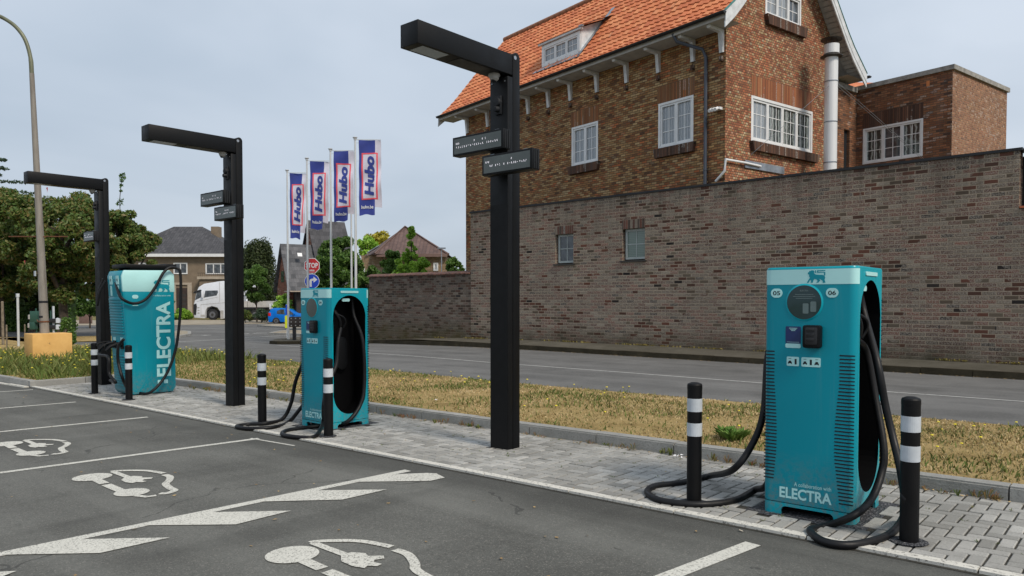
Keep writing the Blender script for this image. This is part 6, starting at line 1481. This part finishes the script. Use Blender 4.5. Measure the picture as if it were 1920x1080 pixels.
# brown hipped house
t, Xp, Zp = frame('hipped_roof_house', 765, 60, 'tan brick house with brown tiled hipped roof rising above the low wall', 'house', 0)
mb = MB(); mb.box(Xp(678), 0, -.3, Xp(836), 7, Zp(479)); mb.build('wall', M_tanbrick, t)
zE = Zp(478); ap = (Xp(750), 3.0, Zp(419)); x0, x1, xf = Xp(670), Xp(842), Xp(711); mb = MB()
A, B, C_, D_ = (Xp(671), 2.2, zE), (Xp(708), -1.2, zE), (x1, -.5, zE), (x1, 7.5, zE); E2 = (Xp(671), 7.5, zE)
for f in ([B, C_, ap], [A, B, ap], [C_, D_, ap], [D_, E2, ap], [E2, A, ap]): mb.face(f)
rf = mb.build('roof', M_browntile, t)
mb = MB(); mb.tube([B, ap, C_], .12, 6); mb.build('hip_tiles', M_browntile, rf)
MB().box(Xp(711), -1.1, zE-.22, Xp(841), -.98, zE+.02).build('gutter', M_cabinet, t)
MB().prism([(0, 0), (.9, .55), (.95, .5), (.05, -.05)], (Xp(690), -.4, Zp(474)), X1, Z1, Y1, .5).build('skylight', M_zinc, rf)
fwin(t, Xp(813), Zp(508), Xp(822), Zp(493), -.03, 1, M_net); fwin(t, Xp(678), Zp(516), Xp(685), Zp(503), -.03, 1)
# ================================================================== TRUCK, TRAILERS, CAR
def wheel(parent, x, z, r, y, w=.28, name='wheel'):
    mb = MB(); mb.cyl((x, y, z), (x, y+w, z), r, n=24); o = mb.build(name, M_tyre, parent, bevel=.02)
    mb = MB(); mb.cyl((x, y-.01, z), (x, y+.02, z), r*.6, n=20); q = mb.build('rim', M_rim, o); mb = MB(); mb.cyl((x, y-.04, z), (x, y, z), r*.25, n=12); mb.build('hub', M_darkm, o); return o
t, Xp, Zp = frame('truck', 400, 73, 'white articulated truck cab facing left in front of the brown house', 'truck', R(-6))
gz0 = 0
cabP = [(362, 596), (361.5, 571), (363, 566), (367, 547), (372, 538), (382, 532), (400, 529.5), (412, 527.5), (433, 526), (441, 528), (443, 531), (443, 597), (424, 597)]
arch_ = [(414.5, 597), (414, 585), (408, 577), (397, 574), (388, 577), (384, 584), (383, 597)]
PP = [(Xp(a), Zp(b)) for a, b in cabP+arch_]
mb = MB(); mb.prism(PP, (0, 0, 0), X1, Z1, Y1, 2.45); mb.build('cab', M_truck, t, bevel=.06)
mb = MB(); mb.prism([(Xp(a), Zp(b)) for a, b in ((385, 545), (409, 544.5), (410, 548), (407, 554), (382, 558))], (0, -.012, 0), X1, Z1, Y1, .02); mb.build('side_window', M_dpane, t)
mb = MB(); mb.prism([(Xp(a), Zp(b)) for a, b in ((364.6, 563), (368.5, 547.5), (378, 543.5), (377.5, 556.5))], (0, -.02, 0), X1, Z1, Y1, 2.49); mb.build('windscreen', M_dpane, t)
mb = MB(); mb.prism([(Xp(a), Zp(b)) for a, b in ((361, 590), (361, 571), (367, 569), (368, 575), (366, 591))], (0, -.015, 0), X1, Z1, Y1, 2.48); mb.build('grille', M_truckd, t)
mb = MB(); mb.prism([(Xp(a), Zp(b)) for a, b in ((361, 550), (365, 546), (376, 543), (377, 545), (366, 549))], (0, -.1, 0), X1, Z1, Y1, 2.6); mb.build('sun_visor', M_truckd, t)
mb = MB(); mb.box(Xp(379), -.22, Zp(558), Xp(382), -.05, Zp(545)); mb.build('mirror', M_truck, t, bevel=.02)
mb = MB(); mb.box(Xp(375), -.013, Zp(594), Xp(383), -.001, Zp(590)); mb.box(Xp(414), -.01, Zp(582), Xp(420), 2.46, Zp(598)); mb.build('step_panel', M_grey, t)
mb = MB()
for a, b_ in (((368, 565), (409, 557)), ((376, 571), (443, 566)), ((376, 571), (376, 590)), ((413, 528), (413, 566)), ((423, 540), (426, 597))):
    mb.cyl((Xp(a[0]), -.004, Zp(a[1])), (Xp(b_[0]), -.004, Zp(b_[1])), .018, n=5)
for k in range(3): mb.box(Xp(369), -.012, Zp(588-5*k), Xp(373), -.001, Zp(586-5*k))
mb.build('panel_gaps', M_grey, t)
wheel(t, Xp(398.5), .52, .52, -.02); wheel(t, Xp(398.5), .52, .52, 2.15); wheel(t, Xp(450), .52, .52, .0); wheel(t, Xp(436), .52, .52, 2.15)
MB().box(Xp(384), .3, .25, Xp(460), 2.1, .95).build('chassis', M_truckd, t); MB().box(Xp(415), .05, .45, Xp(443), 2.4, Zp(577)).build('rear_skirt', M_truck, t)
MB().box(Xp(443.5), .1, 1.05, Xp(500), 2.35, 1.25).build('chassis_frame', M_truckd, t)
mb = MB()
for k in range(3): a = 449+k*18.4; mb.box(Xp(a), .0, Zp(576), Xp(a+17.6), 2.45, Zp(564.5))
mb.build('drop_side', plain('dirty_white_panel', (.5, .49, .46), .6, var=.15), t)
mb = MB(); mb.box(Xp(440), .2, Zp(575), Xp(462), 2.2, Zp(536)) if False else None
for a in (449, 455, 461): mb.box(Xp(a), .3, Zp(565), Xp(a+2), .5, Zp(536))
mb.box(Xp(447), .25, Zp(538), Xp(464), 2.2, Zp(534)); mb.box(Xp(447), .3, Zp(553), Xp(470), .5, Zp(550)); mb.build('loading_crane', M_truck, t)
for a in (482, 491): wheel(t, Xp(a), .5, .5, .0)
t, Xp, Zp = frame('trailer', 530, 72, 'low trailer with long white drop sides, behind the blue car', 'trailer', R(-6))
MB().box(Xp(504), 0, Zp(580), Xp(572), 2.45, Zp(569.5)).build('drop_side', M_truck, t, bevel=.02)
mb = MB(); [mb.box(Xp(508+13*k), -.03, Zp(580), Xp(509+13*k), -.001, Zp(570)) for k in range(5)]; mb.build('stakes', M_grey, t)
MB().box(Xp(500), .1, .6, Xp(572), 2.3, Zp(580.3)).build('chassis', M_truckd, t)
for a in (545, 556): wheel(t, Xp(a), .5, .5, 0)
t, Xp, Zp = frame('parked_car', 535, 60, 'small bright blue hatchback seen from its side, beside the yellow marker board', 'car', R(5))
P = [(504, 604), (503, 594), (504.5, 586), (509, 579), (515, 577.5), (535, 578), (545, 580), (556, 587), (572, 590), (581, 594), (583, 603), (577, 605)]
aw = lambda c: [(c+7.2*math.cos(R(a)), 604.2-7.2*math.sin(R(a))) for a in range(0, 181, 22)]
PP = [(Xp(a), Zp(b)) for a, b in P+aw(568)+aw(518)]
mb = MB(); mb.prism(PP, (0, 0, 0), X1, Z1, Y1, 1.6); mb.build('body', M_bluecar, t, bevel=.05)
for q in ([(519.5, 588.5), (520, 583), (526, 580), (533, 580), (534, 589.5)], [(536, 589.6), (535.5, 580.2), (542, 581.2), (551, 588.5), (550, 590)]):
    mb = MB(); mb.prism([(Xp(a), Zp(b)) for a, b in q], (0, -.008, 0), X1, Z1, Y1, .012); mb.build('side_window', M_dpane, t)
mb = MB(); mb.prism([(Xp(a), Zp(b)) for a, b in ((505.2, 588), (508, 580.5), (513, 579), (510, 588))], (0, .12, 0), X1, Z1, Y1, 1.36) ; mb.build('rear_window', M_dpane, t)
mb = MB(); mb.box(Xp(503.6), -.012, Zp(592.5), Xp(508.5), .25, Zp(586.5)); mb.build('tail_light', M_taill, t, bevel=.01)
for a in (518, 568):
    for y in (-.01, 1.4): wheel(t, Xp(a), .28, .28, y, .2)
mb = MB(); mb.box(Xp(550), -.16, Zp(590), Xp(553), -.0, Zp(587)); mb.build('mirror', M_bluecar, t, bevel=.02)
MB().box(Xp(508), .1, .16, Xp(579), 1.5, .4).build('underbody', M_truckd, t)
# litter
p = G(1080, 826); mb = MB(); mb.face([(0, 0, 0), (.06, .01, .01), (.07, .05, .03), (.01, .04, .005)]); mb.face([(.06, .01, .01), (.1, .0, .0), (.11, .04, .01), (.07, .05, .03)])
mb.build('litter_scrap', M_flagr, label='small red scrap of litter on the pavers by the kerb, right of the central pole', cat='litter').location = (p.x, p.y, p.z+.02)
for (px, py, lb) in ((1275, 857, 'crumpled white paper at the kerb, left of the near bollard'), (818, 752, 'crumpled pale paper lying on the verge kerb near the central pole')):
    p = G(px, py, .13 if py < 800 else .015); mb = MB(); rnd = random.Random(px)
    for k in range(7): a, r = rnd.uniform(0, 6), rnd.uniform(.01, .05); q = Vector((r*math.cos(a), r*math.sin(a), rnd.uniform(0, .02))); mb.face([tuple(q+Vector([rnd.uniform(-.025, .025) for _ in range(2)]+[rnd.uniform(0, .02)])) for _ in range(4)])
    mb.build('litter_paper', M_signw, label=lb, cat='litter').location = p

# wind-blown litter and moss along the kerbs and the wall foot
mb = MB(); rnd = random.Random(5)
for k in range(900):
    if k < 420: x = rnd.uniform(-20, 1); y = 17.9+.0*x+abs(rnd.gauss(0, .07))*-1+(.02 if x > -3 else (-x-3)*.022)-.03
    elif k < 700: x = rnd.uniform(-17.5, 1); y = 7.02-abs(rnd.gauss(0, .06))
    else: x = rnd.uniform(-17.5, .5); y = rnd.uniform(1.5, 6.9)
    z = zg(x, y)+(.006 if k < 420 else .018 if y > 5.1 else .006); r = rnd.uniform(.008, .022)*(1.5 if k < 420 else 1); a = rnd.uniform(0, 6.28)
    mb.face([(x+r*math.cos(a+q)*w, y+r*math.sin(a+q)*w, z+rnd.uniform(0, .008)) for q, w in ((0, 1), (1.6, .6), (3.14, 1), (4.7, .6))], [(0, 0)]*4)
mb.build('leaf_litter', M_litter, kind='stuff')
mb = MB()
for k in range(34):
    x = rnd.uniform(-22, 0); y = 19.245+(-2.41-x)*.0349-.05; z = zg(x, y)+pvz(x, y)
    for q in range(14): tuft(mb, x+rnd.gauss(0, .16), y-abs(rnd.gauss(0, .05)), z, 3, rnd.uniform(.02, .06), .05, .012)
mb.build('wall_foot_moss', M_moss, kind='stuff')
